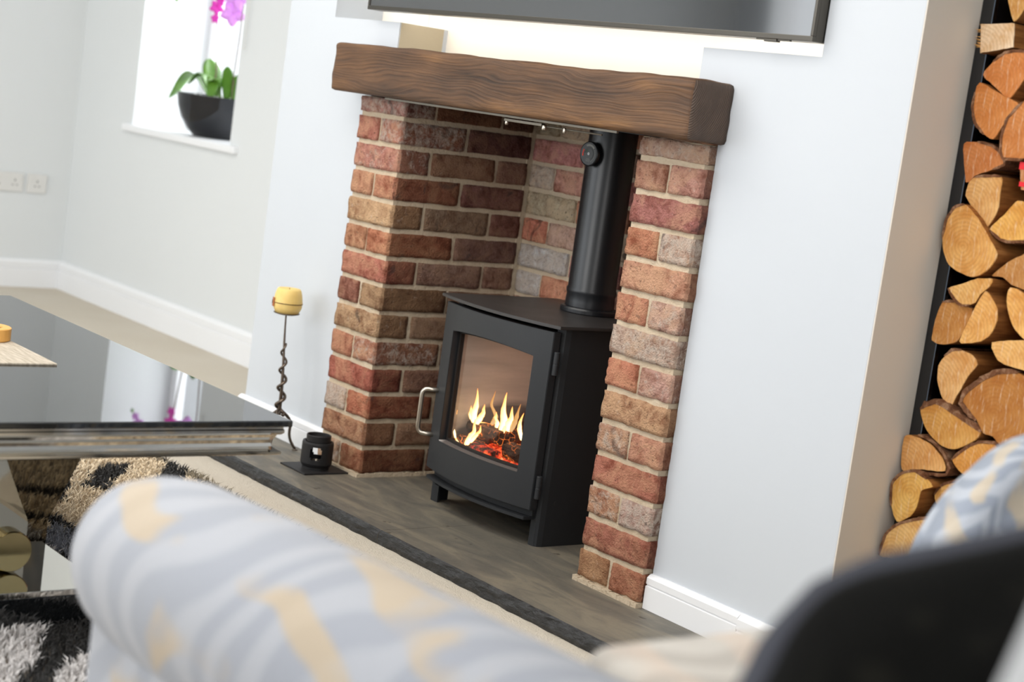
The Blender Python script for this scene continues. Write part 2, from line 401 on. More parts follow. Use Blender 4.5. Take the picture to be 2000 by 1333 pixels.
def m_ember():
    t = NT('embers'); c = t.co; n = t.noise(c, 42, 5, .7); n2 = t.noise(c, 14, 3)
    e = t.ramp(t.math('MULTIPLY', n, t.math('ADD', n2, .5)), [(.40, (0, 0, 0)), (.52, (.55, .03, .008)), (.62, (1, .16, .04)), (.75, (1, .5, .25))])
    t.set(Base_Color=t.mix(n, lin(30, 22, 20), lin(98, 74, 66)), Roughness=.9)
    t.l(e, t.b.inputs['Emission Color']); t.b.inputs['Emission Strength'].default_value = 1.7
    t.bump(n, 1., .008); return t.m
M['ember'] = m_ember()
def m_char():
    t = NT('charred_wood'); c = t.co
    n = t.noise(t.mapv(c, (14, 60, 60)), 1.5, 5, .7)
    n2 = t.noise(c, 20, 4, .6)
    v = t.n('ShaderNodeTexVoronoi', feature='DISTANCE_TO_EDGE', i_Scale=60.); t.l(t.mapv(c, (1, 1, 1)), v.inputs['Vector'])
    cr = t.ramp(v.outputs[0], [(.02, (1, 1, 1)), (.07, (0, 0, 0))])
    gl = t.math('MULTIPLY', cr, t.ramp(n2, [(.46, (0, 0, 0)), (.6, (1, 1, 1))]))
    t.set(Base_Color=t.ramp(n, [(.35, lin(34, 24, 20)), (.6, lin(88, 62, 48)), (.8, lin(150, 116, 86))]), Roughness=.9)
    t.l(t.mix(gl, (0, 0, 0), (1., .22, .03)), t.b.inputs['Emission Color']); t.b.inputs['Emission Strength'].default_value = 1.4
    t.bump(n, .8, .005); return t.m
M['char'] = m_char()
def m_flame(name, core, edge, st):
    """burning gas: bright core, orange thinning-out skin"""
    t = NT(name)
    lw = t.n('ShaderNodeLayerWeight', i_Blend=.35)
    sep = t.n('ShaderNodeSeparateXYZ'); t.l(t.n('ShaderNodeTexCoord').outputs['Generated'], sep.inputs[0])
    h = sep.outputs[2]
    f = t.math('ADD', t.math('MULTIPLY', lw.outputs['Facing'], .75), t.math('MULTIPLY', h, .5))
    col = t.ramp(f, [(.12, core), (.5, (1, .5, .12)), (.85, edge)])
    em = t.n('ShaderNodeEmission'); t.l(col, em.inputs[0])
    em.inputs[1].default_value = st
    tr = t.n('ShaderNodeBsdfTransparent'); mx = t.n('ShaderNodeMixShader')
    a = t.ramp(f, [(.3, (.97, .97, .97)), (.75, (.45, .45, .45)), (1., (.03, .03, .03))])
    t.l(a, mx.inputs[0]); t.l(tr.outputs[0], mx.inputs[1]); t.l(em.outputs[0], mx.inputs[2]); t.l(mx.outputs[0], t.out.inputs[0])
    return t.m
M['flame'] = m_flame('flame', (1, .86, .52), (1, .16, .03), 3.2)
M['flame_soft'] = m_flame('faint_flame', (1, .62, .3), (.9, .12, .04), 1.0)
def m_rug():
    t = NT('rug_pile'); at = t.n('ShaderNodeAttribute', attribute_name='pile_colour')
    t.set(Base_Color=at.outputs[0], Roughness=.6, Specular_IOR_Level=.3, Sheen_Weight=.3); return t.m
M['rug'] = m_rug()
M['rugback'] = paint('rug_backing', (120, 110, 98), .9, .3)

# ---------------------------------------------------------------- room shell
ZF = -.035
def struct(name, bm, mat, **k):
    o = obj(name, bm, mat, **k); o['kind'] = 'structure'; return o
def sbox(name, bs, mat):
    bm = bmesh.new()
    for b in bs: box(bm, *b)
    return struct(name, bm, mat)
XL, XR, YF = -4.45, 3.6, -4.6
floor = sbox('floor', [(XL - .1, XR + .1, YF - .1, 1.1, ZF - .1, ZF)], M['carpet'])
sbox('ceiling', [(XL - .1, XR + .1, YF - .1, 1.1, 2.4, 2.5)], M['ceiling'])
sbox('wall_left', [(XL - .1, XL, YF, .62, ZF, 2.4)], M['wall_warm'])
sbox('wall_right', [(XR, XR + .1, YF, .72, ZF, 2.4)], M['wall'])
sbox('wall_front', [(XL, -4.1, YF - .1, YF, ZF, 2.4), (1.6, XR, YF - .1, YF, ZF, 2.4), (-4.1, 1.6, YF - .1, YF, 2.15, 2.4)], M['wall'])
# chimney breast with the opening, the screen recess and the channel below it
YW = .03
sbox('wall_back', [
    (-1.65, -1.158, YW, .19, ZF, 1.236), (-1.158, -1.06, YW, .19, 1.032, 1.236), (.2155, .714, YW, .19, ZF, 1.236), (.127, .2155, YW, .19, 1.032, 1.236),
    (-1.65, -1.395, YW, .19, 1.236, 2.4), (.471, .714, YW, .19, 1.236, 2.4), (-1.395, .471, YW, .19, 2.12, 2.4),
    (-1.65, -1.158, .19, .62, ZF, 2.4), (.2155, .7135, .19, .62, ZF, 2.4), (-1.158, .2155, .56, .62, ZF, 1.032)], M['wall'])
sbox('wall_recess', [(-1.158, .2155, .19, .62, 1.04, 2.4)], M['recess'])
# warm-painted linings of the recess and channel and the beige side of the breast
bm = bmesh.new()
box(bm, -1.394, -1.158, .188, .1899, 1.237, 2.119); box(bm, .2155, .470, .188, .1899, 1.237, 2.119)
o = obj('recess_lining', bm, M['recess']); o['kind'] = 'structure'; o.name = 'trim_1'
bm = bmesh.new(); box(bm, -1.0599, -1.0575, YW + .004, .175, 1.165, 1.2355); box(bm, .1245, .1269, YW + .004, .175, 1.165, 1.2355)
struct('trim_2', bm, paint('raw_plaster', (186, 174, 150), .8, .3, 40))
sbox('wall_breast_right', [(.7135, .7165, YW, .62, ZF, 2.4)], M['return'])
wx0, wx1, wz0, wz1 = -3.87, -3.01, .762, 1.95
sbox('wall_back_left', [(XL, wx0, .62, .98, ZF, 2.4), (wx1, -1.6, .62, .98, ZF, 2.4), (wx0, wx1, .62, .98, ZF, wz0 - .03), (wx0, wx1, .62, .98, wz1, 2.4)], M['wall_warm'])
sbox('wall_back_right', [(.6, XR, .62, .72, ZF, 2.4)], M['wall'])
# alcove window
wr = empty('window_1', (-3.44, .95, wz0), None, None); del_keys = [k for k in wr.keys()]; wr['kind'] = 'structure'
bm = bmesh.new()
for b in ((-.43, -.38, -.02, .03, 0, 1.188), (.38, .43, -.02, .03, 0, 1.188), (-.38, .38, -.02, .03, 0, .05), (-.38, .38, -.02, .03, 1.138, 1.188), (-.025, .025, -.02, .03, .05, 1.138)): box(bm, *b, bev=.004)
obj('window_frame', bm, M['trim'], wr)
for s in (-.2025, .2025): bx('window_pane', (s - .1775, s + .1775, .003, .007, .05, 1.138), M['winglass'], wr)
sl = bx('window_sill', (-.49, .50, -.352, .0, -.03, .0), M['sill'], wr, bev=.006)
# baseboards: bevelled top and a groove line
def skirting(name, p0, p1, nrm, z0, h=.112, th=.018):
    """p0,p1 wall foot points, nrm into the room"""
    bm = bmesh.new(); p0, p1, nrm = Vector((*p0, 0)), Vector((*p1, 0)), Vector((*nrm, 0))
    prof = [(0, 0), (th, 0), (th, h * .655), (th - .004, h * .675), (th - .004, h * .70), (th - .001, h * .72), (th - .001, h * .9), (th - .007, h * .965), (th - .012, h), (0, h)]
    A = [bm.verts.new(p0 + nrm * u + Vector((0, 0, z0 + v))) for u, v in prof]; B = [bm.verts.new(p1 + nrm * u + Vector((0, 0, z0 + v))) for u, v in prof]
    bm.faces.new(A); bm.faces.new(B[::-1]); n = len(prof)
    for i in range(n): bm.faces.new((A[i], B[i], B[(i + 1) % n], A[(i + 1) % n]))
    bmesh.ops.recalc_face_normals(bm, faces=bm.faces)
    return struct(name, bm, M['trim'])
skirting('baseboard_right', (.2165, YW), (.5, YW), (0, -1), .0005, .078)
skirting('baseboard_right', (.5, YW), (.73, YW), (0, -1), ZF, .1135)
skirting('baseboard_front_left', (-1.665, YW), (-1.1595, YW), (0, -1), .0005, .078)
skirting('baseboard_left', (XL, -4.4), (XL, .62), (1, 0), ZF, .125)
skirting('baseboard_back_left', (XL + .018, .62), (-1.67, .62), (0, -1), ZF, .125)
skirting('baseboard_breast_left', (-1.65, .602), (-1.65, YW), (-1, 0), ZF, .1135)
skirting('baseboard_back', (.72, .62), (XR, .62), (0, -1), ZF, .125)
# patio doors the daylight comes through (behind the camera)
dr = empty('door_1', (-1.25, YF - .05, ZF), None, None); dr['kind'] = 'structure'
bm = bmesh.new()
for x in (-2.85, -1.43, 0, 1.43, 2.85 - .06): box(bm, x, x + .06, -.03, .03, 0, 2.185)
box(bm, -2.85, 2.85, -.03, .03, 0, .06); box(bm, -2.85, 2.85, -.03, .03, 2.125, 2.185)
obj('door_frame', bm, M['trim'], dr)

# ---------------------------------------------------------------- slate hearth, two slabs on the carpet
he = empty('slate_hearth', (-.46, -.11, ZF), 'dark grey slate hearth slab under the stove and brick pillars', 'hearth')
def slab(x0, x1):
    y0, y1 = -.25, .55
    bm = bmesh.new(); nx = int((x1 - x0) / .02); rows = []
    # ragged riven front edge
    prof = [(y0 + .004, ZF), (y0, ZF + .012), (y0 + .001, -.010), (y0 + .004, -.003), (y0 + .010, 0), (-.06, 0), (y1, 0), (y1, ZF)]
    for i in range(nx + 1):
        x = x0 + (x1 - x0) * i / nx; r = []
        for k, (y, z) in enumerate(prof):
            d = 0; dz = 0
            if k < 4: d = noise.noise(Vector((x * 22, k * 1.3, 0))) * .006
            if k in (3, 4): dz = -abs(noise.noise(Vector((x * 30, 5, 0)))) * .0015 if k == 4 else noise.noise(Vector((x * 30, 8, 0))) * .002
            r.append(bm.verts.new((x + .46, y + d + .11, z + dz - ZF)))
        rows.append(r)
    n = len(prof)
    for a, b in zip(rows, rows[1:]):
        for k in range(n):
            f = bm.faces.new((a[k], a[(k + 1) % n], b[(k + 1) % n], b[k])); f.material_index = 1 if k < 4 else 0
    bm.faces.new(rows[0]); bm.faces.new(rows[-1][::-1])
    bmesh.ops.recalc_face_normals(bm, faces=bm.faces)
    obj('slab', bm, [M['slate'], M['slate_edge']], he)
slab(-1.46, -.4565); slab(-.455, .49)

# ---------------------------------------------------------------- brick surround
fs = empty('fireplace_surround', (-.47, .2, 0), 'reclaimed red brick pillars and lining of the fireplace opening', 'fireplace')
P = Vector((-.47, .2, 0))
cache = {}
def brick_mesh(w, d, h, var):
    key = (round(w, 3), round(d, 3), round(h, 3), var)
    if key in cache: return cache[key]
    bm = bmesh.new(); nx, ny, nz = max(2, round(w / .012)), max(2, round(d / .014)), 6
    r = .0038
    def vert(p):
        p = Vector(p)
        q = Vector((max(-w / 2 + r, min(w / 2 - r, p.x)), max(-d / 2 + r, min(d / 2 - r, p.y)), max(-h / 2 + r, min(h / 2 - r, p.z))))
        e = p - q; nrm = e.normalized() if e.length else Vector((0, 0, 1))
        s = p + Vector((var * 7.3, var * 3.1, w * 40))
        k = noise.fractal(s * 30, 1, 2, 3) * .0028 + noise.noise(s * 90) * .0020 - abs(noise.noise(Vector((s.x * 26, s.y * 26, s.z * 60)))) * .0022 + .0005
        return q + nrm * (r * min(1.15, e.length / r) + k)
    vs = {}
    def g(i, j, k):
        if (i, j, k) not in vs: vs[(i, j, k)] = bm.verts.new(vert((-w / 2 + w * i / nx, -d / 2 + d * j / ny, -h / 2 + h * k / nz)))
        return vs[(i, j, k)]
    for i in range(nx):
        for k in range(nz):
            bm.faces.new((g(i, 0, k), g(i + 1, 0, k), g(i + 1, 0, k + 1), g(i, 0, k + 1)))
            bm.faces.new((g(i, ny, k), g(i, ny, k + 1), g(i + 1, ny, k + 1), g(i + 1, ny, k)))
        for j in range(ny):
            bm.faces.new((g(i, j, 0), g(i, j + 1, 0), g(i + 1, j + 1, 0), g(i + 1, j, 0)))
            bm.faces.new((g(i, j, nz), g(i + 1, j, nz), g(i + 1, j + 1, nz), g(i, j + 1, nz)))
    for j in range(ny):
        for k in range(nz):
            bm.faces.new((g(0, j, k), g(0, j, k + 1), g(0, j + 1, k + 1), g(0, j + 1, k)))
            bm.faces.new((g(nx, j, k), g(nx, j + 1, k), g(nx, j + 1, k + 1), g(nx, j, k + 1)))
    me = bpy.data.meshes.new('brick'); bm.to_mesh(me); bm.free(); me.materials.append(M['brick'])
    me.polygons.foreach_set('use_smooth', [True] * len(me.polygons))
    cache[key] = me; return me
def zc(k): return .075 * (k - 1) + .0125, (.0755 + .075 * (k - 1) if k < 14 else 1.0285)
def brick(x0, x1, y0, y1, k, rgb, white=0):
    z0, z1 = zc(k)
    o = bpy.data.objects.new('brick', brick_mesh(x1 - x0, y1 - y0, z1 - z0, random.randrange(4)))
    add(o, fs); j = lambda a: random.uniform(-a, a)
    o.location = Vector(((x0 + x1) / 2 + j(.0012), (y0 + y1) / 2 + j(.0012), (z0 + z1) / 2 + j(.0006))) - P
    o.rotation_euler = (j(.006), j(.006), j(.006))
    c = lin(*rgb); o.color = (*c, 1 - white)
RF = {14: [(206, 168, 146, .4)], 13: [(196, 138, 108, .15), (208, 146, 126, .2)], 12: [(186, 112, 100, 0)], 11: [(206, 128, 84, 0), (214, 176, 150, .75)],
      10: [(214, 152, 116, .05)], 9: [(208, 130, 92, 0), (214, 170, 148, .4)], 8: [(204, 172, 150, .55)], 7: [(208, 124, 84, 0), (210, 160, 142, .3)],
      6: [(208, 158, 112, .1)], 5: [(198, 148, 116, .45), (208, 142, 108, .05)], 4: [(194, 112, 82, 0)], 3: [(194, 134, 98, .45), (204, 166, 150, .7)],
      2: [(186, 108, 80, 0)], 1: [(182, 128, 80, .1), (194, 122, 82, 0)]}
LF = {14: [(196, 136, 122, .6)], 13: [(204, 122, 96, .1), (204, 128, 100, .6)], 12: [(206, 134, 112, .3)], 11: [(208, 142, 100, 0), (206, 130, 90, 0)],
      10: [(214, 170, 120, .15)], 9: [(206, 142, 96, 0), (206, 124, 76, 0)], 8: [(198, 112, 84, 0)], 7: [(164, 102, 78, 0), (166, 128, 88, .1)],
      6: [(192, 152, 108, .15)], 5: [(192, 114, 78, 0), (198, 132, 98, .45)], 4: [(190, 98, 70, 0)], 3: [(204, 170, 148, .75), (200, 110, 66, 0)],
      2: [(180, 122, 82, .1)], 1: [(196, 156, 120, .5), (168, 100, 58, 0)]}
RV = {14: [(86, 66, 56), (104, 68, 44), (92, 66, 50)], 13: [(112, 84, 74), (88, 58, 54)], 12: [(104, 82, 60), (128, 100, 78), (120, 92, 78)], 11: [(100, 66, 62), (108, 74, 68)],
      10: [(110, 78, 56), (116, 100, 82), (112, 78, 68)], 9: [(112, 70, 60), (106, 82, 74)], 8: [(166, 104, 70), (118, 96, 84), (124, 98, 84)], 7: [(132, 106, 76), (110, 90, 74)],
      6: [(128, 106, 80), (122, 102, 82), (116, 96, 80)], 5: [(120, 102, 82), (108, 90, 76)], 4: [(124, 94, 76), (112, 84, 70), (112, 90, 76)], 3: [(128, 90, 72), (120, 96, 80)],
      2: [(132, 100, 76), (128, 102, 80), (110, 86, 70)], 1: [(126, 74, 52), (100, 72, 56)]}
BK = [(196, 116, 108, .05), (196, 104, 74, 0), (206, 150, 132, .2), (160, 146, 118, .2), (212, 164, 138, .2), (206, 196, 186, .8), (200, 116, 84, .1), (208, 168, 150, .5), (198, 130, 112, .1), (186, 134, 112, .15)]
Wd = .943
def up(c, k=1.78): return tuple(min(235, v * k) for v in c)
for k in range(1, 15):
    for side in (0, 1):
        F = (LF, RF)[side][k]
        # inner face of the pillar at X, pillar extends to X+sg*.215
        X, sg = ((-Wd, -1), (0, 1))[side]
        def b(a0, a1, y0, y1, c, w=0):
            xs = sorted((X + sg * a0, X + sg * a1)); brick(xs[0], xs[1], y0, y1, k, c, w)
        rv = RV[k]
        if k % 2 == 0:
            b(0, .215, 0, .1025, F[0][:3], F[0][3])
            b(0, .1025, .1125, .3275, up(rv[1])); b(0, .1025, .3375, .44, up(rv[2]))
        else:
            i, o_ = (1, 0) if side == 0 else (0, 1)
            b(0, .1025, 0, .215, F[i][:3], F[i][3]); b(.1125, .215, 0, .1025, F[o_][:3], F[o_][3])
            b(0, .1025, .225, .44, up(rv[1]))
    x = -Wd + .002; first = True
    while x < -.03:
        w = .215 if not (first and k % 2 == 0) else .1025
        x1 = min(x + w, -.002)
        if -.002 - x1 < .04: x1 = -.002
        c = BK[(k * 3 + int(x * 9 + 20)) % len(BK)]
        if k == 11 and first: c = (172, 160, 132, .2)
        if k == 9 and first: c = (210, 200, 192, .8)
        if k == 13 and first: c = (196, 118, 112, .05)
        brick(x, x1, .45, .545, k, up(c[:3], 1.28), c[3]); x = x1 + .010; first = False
bm = bmesh.new()
box(bm, -1.153, -.948, .005, .448, .0, 1.029); box(bm, .005, .210, .005, .448, .0, 1.029); box(bm, -.955, .012, .4575, .55, .0, 1.029); box(bm, -.951, -.9445, .436, .4585, .0, 1.029); box(bm, .0015, .008, .436, .4585, .0, 1.029)
for v in bm.verts: v.co -= P
bmesh.ops.subdivide_edges(bm, edges=bm.edges, cuts=10, use_grid_fill=True)
obj('mortar_bed', bm, M['mortar'], fs)
bm = bmesh.new()
for x0, x1 in ((-.006, .2155), (-1.162, -.938)):
    if x0 < -1:
        for v in bm.verts: v.co -= P
        tag(obj('mortar_fillet', bm, M['mortar'], fs), 'yellowish mortar squeezed out along the hearth'); bm = bmesh.new()
    n = 24
    for i in range(n):
        a = x0 + (x1 - x0) * i / n; c = x0 + (x1 - x0) * (i + 1) / n
        box(bm, a, c, -.007 - random.random() * .0015, .02, .0, .009 + random.random() * .003)
for i in range(40):
    box(bm, -.945, -.938 + random.random() * .002, .0199 + i * .0105, .0305 + i * .0105, .0, .009 + random.random() * .003)
for v in bm.verts: v.co -= P
tag(obj('mortar_fillet', bm, M['mortar'], fs), 'yellowish mortar squeezed out along the hearth')

# ---------------------------------------------------------------- oak mantel beam
bm = bmesh.new()
x0, x1, y0, y1, z0, z1 = -1.19, .238, -.086, .029, 1.032, 1.163
nx, ny, nz = 110, 10, 12
mb = Vector((-.476, -.028, 1.032))
vs = {}
def mv(i, j, k):
    if (i, j, k) in vs: return vs[(i, j, k)]
    p = Vector((x0 + (x1 - x0) * i / nx, y0 + (y1 - y0) * j / ny, z0 + (z1 - z0) * k / nz)); r = .011
    q = Vector((max(x0 + r, min(x1 - r, p.x)), max(y0 + r, min(y1 + .1, p.y)), max(z0 + r, min(z1 - r, p.z))))
    e = p - q
    if e.length > 0:
        nrm = e.normalized(); p2 = q + nrm * min(e.length, r)
        if j == 0 and e.length <= r + 1e-6 or True:
            d = noise.noise(Vector((p.x * 5, p.y * 14, p.z * 14))) * .004 + noise.noise(Vector((p.x * 16 + 9, p.y * 30, p.z * 34))) * .0018
            p2 += nrm * d
        p = p2
    if i < 7: p.x += noise.noise(Vector((3, p.y * 10, p.z * 26))) * .014 * (1 - i / 7)
    if i > nx - 4: p.x += noise.noise(Vector((7, p.y * 20, p.z * 22))) * .003
    p.y = min(p.y, y1); p.z = max(p.z, z0)
    vs[(i, j, k)] = bm.verts.new(p - mb); return vs[(i, j, k)]
for i in range(nx):
    for k in range(nz):
        bm.faces.new((mv(i, 0, k), mv(i + 1, 0, k), mv(i + 1, 0, k + 1), mv(i, 0, k + 1)))
        bm.faces.new((mv(i, ny, k), mv(i, ny, k + 1), mv(i + 1, ny, k + 1), mv(i + 1, ny, k)))
    for j in range(ny):
        bm.faces.new((mv(i, j, 0), mv(i, j + 1, 0), mv(i + 1, j + 1, 0), mv(i + 1, j, 0)))
        bm.faces.new((mv(i, j, nz), mv(i + 1, j, nz), mv(i + 1, j + 1, nz), mv(i, j + 1, nz)))
for j in range(ny):
    for k in range(nz):
        for i in (0, nx):
            f = bm.faces.new((mv(i, j, k), mv(i, j, k + 1), mv(i, j + 1, k + 1), mv(i, j + 1, k)) if i == 0 else (mv(i, j, k), mv(i, j + 1, k), mv(i, j + 1, k + 1), mv(i, j, k + 1)))
            f.material_index = 1
bmesh.ops.recalc_face_normals(bm, faces=bm.faces)
mantel = obj('mantel_beam', bm, [M['beam'], M['beam_end']], smooth=True, loc=mb)
tag(mantel, 'chunky dark oak beam mantel with deep grain resting on brick pillars', 'mantel')

# steel plate closing the top of the opening, with its thin front rail and catch
lt = empty('closure_plate', (-.47, .2, 1.03), 'thin steel rail and plate closing the opening under the mantel', 'plate')
bx('plate', (-.472, .468, -.19, .32, -.0005, .0015), M['black'], lt)
bx('front_rail', (-.47, .465, -.268, -.262, -.0035, .0015), M['rail'], lt)
bx('catch_bar', (.045, .19, -.262, -.250, -.013, -.006), M['rail'], lt, bev=.001)
bm = bmesh.new(); tube(bm, [(.19, -.253, -.012), (.40, -.253, -.012)], .002, 8); obj('damper_rod', bm, M['rail'], lt)
for x, r in ((.05, .0045), (.195, .006), (.27, .004)):
    bm = bmesh.new(); lathe(bm, [(0, -.008), (r * .7, -.008), (r, -.005), (r, .003), (r * .6, .006), (0, .006)], 12, (x, -.256, -.014)); obj('screw', bm, M['steel'], lt, smooth=True)
# ---------------------------------------------------------------- wood-burning stove
SX, SY = -.475, .075
st = empty('wood_stove', (SX, SY, 0), 'matt black wood-burning stove with a lit fire behind a bowed glass door', 'stove')
HW = .228
def bow(x, s=.034, half=.225): return -s * (1 - (x / half) ** 2)
def bowed_slab(x0, x1, ya, yb, za, zb, s=.034, half=.225, n=24, hole=None, bev=0.0):
    """slab whose front and back follow the bow; hole(x) -> (z0,z1) or None"""
    bm = bmesh.new(); xs = [x0 + (x1 - x0) * i / n for i in range(n + 1)]
    def col(x, y, zs): return [bm.verts.new((x, y + bow(x, s, half), z)) for z in zs]
    if hole is None:
        F = [col(x, ya, (za, zb)) for x in xs]; B = [col(x, yb, (za, zb)) for x in xs]
        for i in range(n):
            bm.faces.new((F[i][0], F[i + 1][0], F[i + 1][1], F[i][1])); bm.faces.new((B[i][0], B[i][1], B[i + 1][1], B[i + 1][0]))
            bm.faces.new((F[i][1], F[i + 1][1], B[i + 1][1], B[i][1])); bm.faces.new((F[i][0], B[i][0], B[i + 1][0], F[i + 1][0]))
        for i in (0, n): bm.faces.new((F[i][0], F[i][1], B[i][1], B[i][0]))
    else:
        hx0, hx1, hz = hole
        xs = sorted(set([round(x, 5) for x in xs if not (abs(x - hx0) < .006 or abs(x - hx1) < .006)] + [hx0, hx1]))
        def zz(x):
            a, b = hz(min(max(x, hx0), hx1)); return (za, a, b, zb)
        F = [col(x, ya, zz(x)) for x in xs]; B = [col(x, yb, zz(x)) for x in xs]
        m = len(xs) - 1
        for i in range(m):
            inside = xs[i] >= hx0 - 1e-6 and xs[i + 1] <= hx1 + 1e-6
            for k in range(3):
                if k == 1 and inside: continue
                bm.faces.new((F[i][k], F[i + 1][k], F[i + 1][k + 1], F[i][k + 1])); bm.faces.new((B[i][k], B[i][k + 1], B[i + 1][k + 1], B[i + 1][k]))
            if inside:
                bm.faces.new((F[i][1], F[i + 1][1], B[i + 1][1], B[i][1])); bm.faces.new((F[i][2], B[i][2], B[i + 1][2], F[i + 1][2]))
            bm.faces.new((F[i][3], F[i + 1][3], B[i + 1][3], B[i][3])); bm.faces.new((F[i][0], B[i][0], B[i + 1][0], F[i + 1][0]))
        for i in (0, m):
            for k in range(3): bm.faces.new((F[i][k], F[i][k + 1], B[i][k + 1], B[i][k]))
        for x in (hx0, hx1):
            i = xs.index(x); bm.faces.new((F[i][1], F[i][2], B[i][2], B[i][1]))
    bmesh.ops.recalc_face_normals(bm, faces=bm.faces)
    if bev: bmesh.ops.bevel(bm, geom=[e for e in bm.edges if len(e.link_faces) == 2 and e.calc_face_angle(0) > .7], offset=bev, segments=2, affect='EDGES')
    return bm
# shell: side walls with rounded front corners, back, floor, lid, legs
bm = bmesh.new()
for s in (-1, 1):
    pts = [(s * .226, .02), (s * .226, .36), (s * .216, .36), (s * .216, .03), (s * .205, .012), (s * .196, .012), (s * .196, .0), (s * .214, .0), (s * .222, .006)]
    prism(bm, pts if s > 0 else pts[::-1], 'z', .0 if s > 0 else .045, .545)
box(bm, -.216, .216, .35, .36, .045, .545); box(bm, -.216, .216, .012, .35, .09, .10); box(bm, -.205, .205, .012, .35, .515, .52)
box(bm, -.2, .2, .03, .034, .075, .095)
obj('body', bm, M['stove'], st)
bm = bmesh.new()
prism(bm, [(-.226, 0), (-.196, 0), (-.196, .006), (-.218, .006), (-.218, .05), (-.226, .05)], 'z', 0, .05)
obj('leg', bm, M['stove'], st); bm = bmesh.new(); box(bm, -.226, -.196, .3, .36, .0, .05)
obj('leg', bm, M['stove'], st)
bm = bmesh.new(); box(bm, .196, .2165, .001, .006, .0, .05); obj('leg', bm, M['stove'], st)
obj('ash_lip', bowed_slab(-.214, .208, -.030, .03, .066, .074, bev=.0015), M['stove'], st)
obj('lower_front', bowed_slab(-.214, .208, -.004, .012, .074, .10), M['stove'], st)
# top plate, bowed front, rounded rear corners
bm = bmesh.new(); pl = []
n = 26
for i in range(n + 1):
    x = -.246 + .492 * i / n; pl.append((x, -.034 + bow(x, .036, .246)))
pl += [(.246, .33), (.238, .352), (.22, .36), (-.22, .36), (-.238, .352), (-.246, .33)]
prism(bm, pl, 'z', .545, .553)
bmesh.ops.bevel(bm, geom=[e for e in bm.edges if abs(e.verts[0].co.z - e.verts[1].co.z) < 1e-5], offset=.0015, segments=2, affect='EDGES')
obj('top_plate', bm, M['stove_top'], st)
# door with arched window
def hz(x):
    t = (x - .005) / .165; return (.178, .477 - .010 * t * t)
dbm = bowed_slab(-.222, .222, -.030, -.008, .094, .535, hole=(-.160, .170, hz), n=36, bev=.0012)
door = obj('door', dbm, M['stove'], st)
inner = bowed_slab(-.2, .2, -.008, .003, .12, .51, hole=(-.152, .162, lambda x: (.186, .471 - .010 * ((x - .005) / .165) ** 2)), n=30)
obj('rope_seal', inner, M['gasket'], door)
gb = bmesh.new(); n = 20; rows = []
for i in range(n + 1):
    x = -.156 + .322 * i / n; rows.append([gb.verts.new((x, -.006 + bow(x), z)) for z in (.181, .475 - .010 * ((x - .005) / .165) ** 2)])
for a, b in zip(rows, rows[1:]): gb.faces.new((a[0], b[0], b[1], a[1]))
tag(obj('window_pane', gb, M['doorglass'], door), 'bowed glass pane of the stove door')
gb = bowed_slab(-.160, .170, -.030, -.006, .1775, .1795); tag(obj('window_ledge', gb, M['verm'], door), 'dusty ledge below the door glass')
for z0 in (.431, .124):
    bm = bmesh.new(); lathe(bm, [(0, 0), (.0065, 0), (.0072, .001), (.0072, .0265), (.0066, .0272), (.0066, .028), (.0072, .0287), (.0072, .056), (.0065, .057), (0, .057)], 20, (.230, -.020, z0))
    box(bm, .205, .229, -.017, -.009, z0 + .002, z0 + .055)
    obj('hinge', bm, M['stove'], door, smooth=False)
def arc_pts(pts, r=.02, n=6):
    pts = [Vector(p) for p in pts]; out = [pts[0]]
    for a, b, c in zip(pts, pts[1:], pts[2:]):
        u, v = (a - b).normalized(), (c - b).normalized(); p0, p1 = b + u * r, b + v * r
        for i in range(n + 1):
            t = i / n; out.append(p0 * (1 - t) ** 2 + b * 2 * t * (1 - t) + p1 * t * t)
    return out + [pts[-1]]
bm = bmesh.new(); tube(bm, arc_pts([(-.205, -.030, .300), (-.236, -.064, .300), (-.236, -.064, .182), (-.205, -.030, .182)], .018), .0062, 14)
tag(obj('handle', bm, M['steel'], door, smooth=True), 'brushed steel loop handle')
bm = bmesh.new(); lathe(bm, [(0, .0), (.005, 0), (.0055, -.001), (.0055, -.002), (0, -.002)], 16, (.2265, .045, .11), 'x'); obj('bolt', bm, M['stove'], st)
# firebox lining
fl = obj('firebox_lining', (lambda bm: (box(bm, -.205, .205, .300, .346, .10, .515), bm)[1])(bmesh.new()), M['verm'], st)
for s in (-1, 1): bx('side_lining', (min(s * .19, s * .213), max(s * .19, s * .213), .015, .300, .10, .514), M['verm'], st)
bx('baffle', (-.19, .19, .10, .30, .47, .49), M['verm'], st)
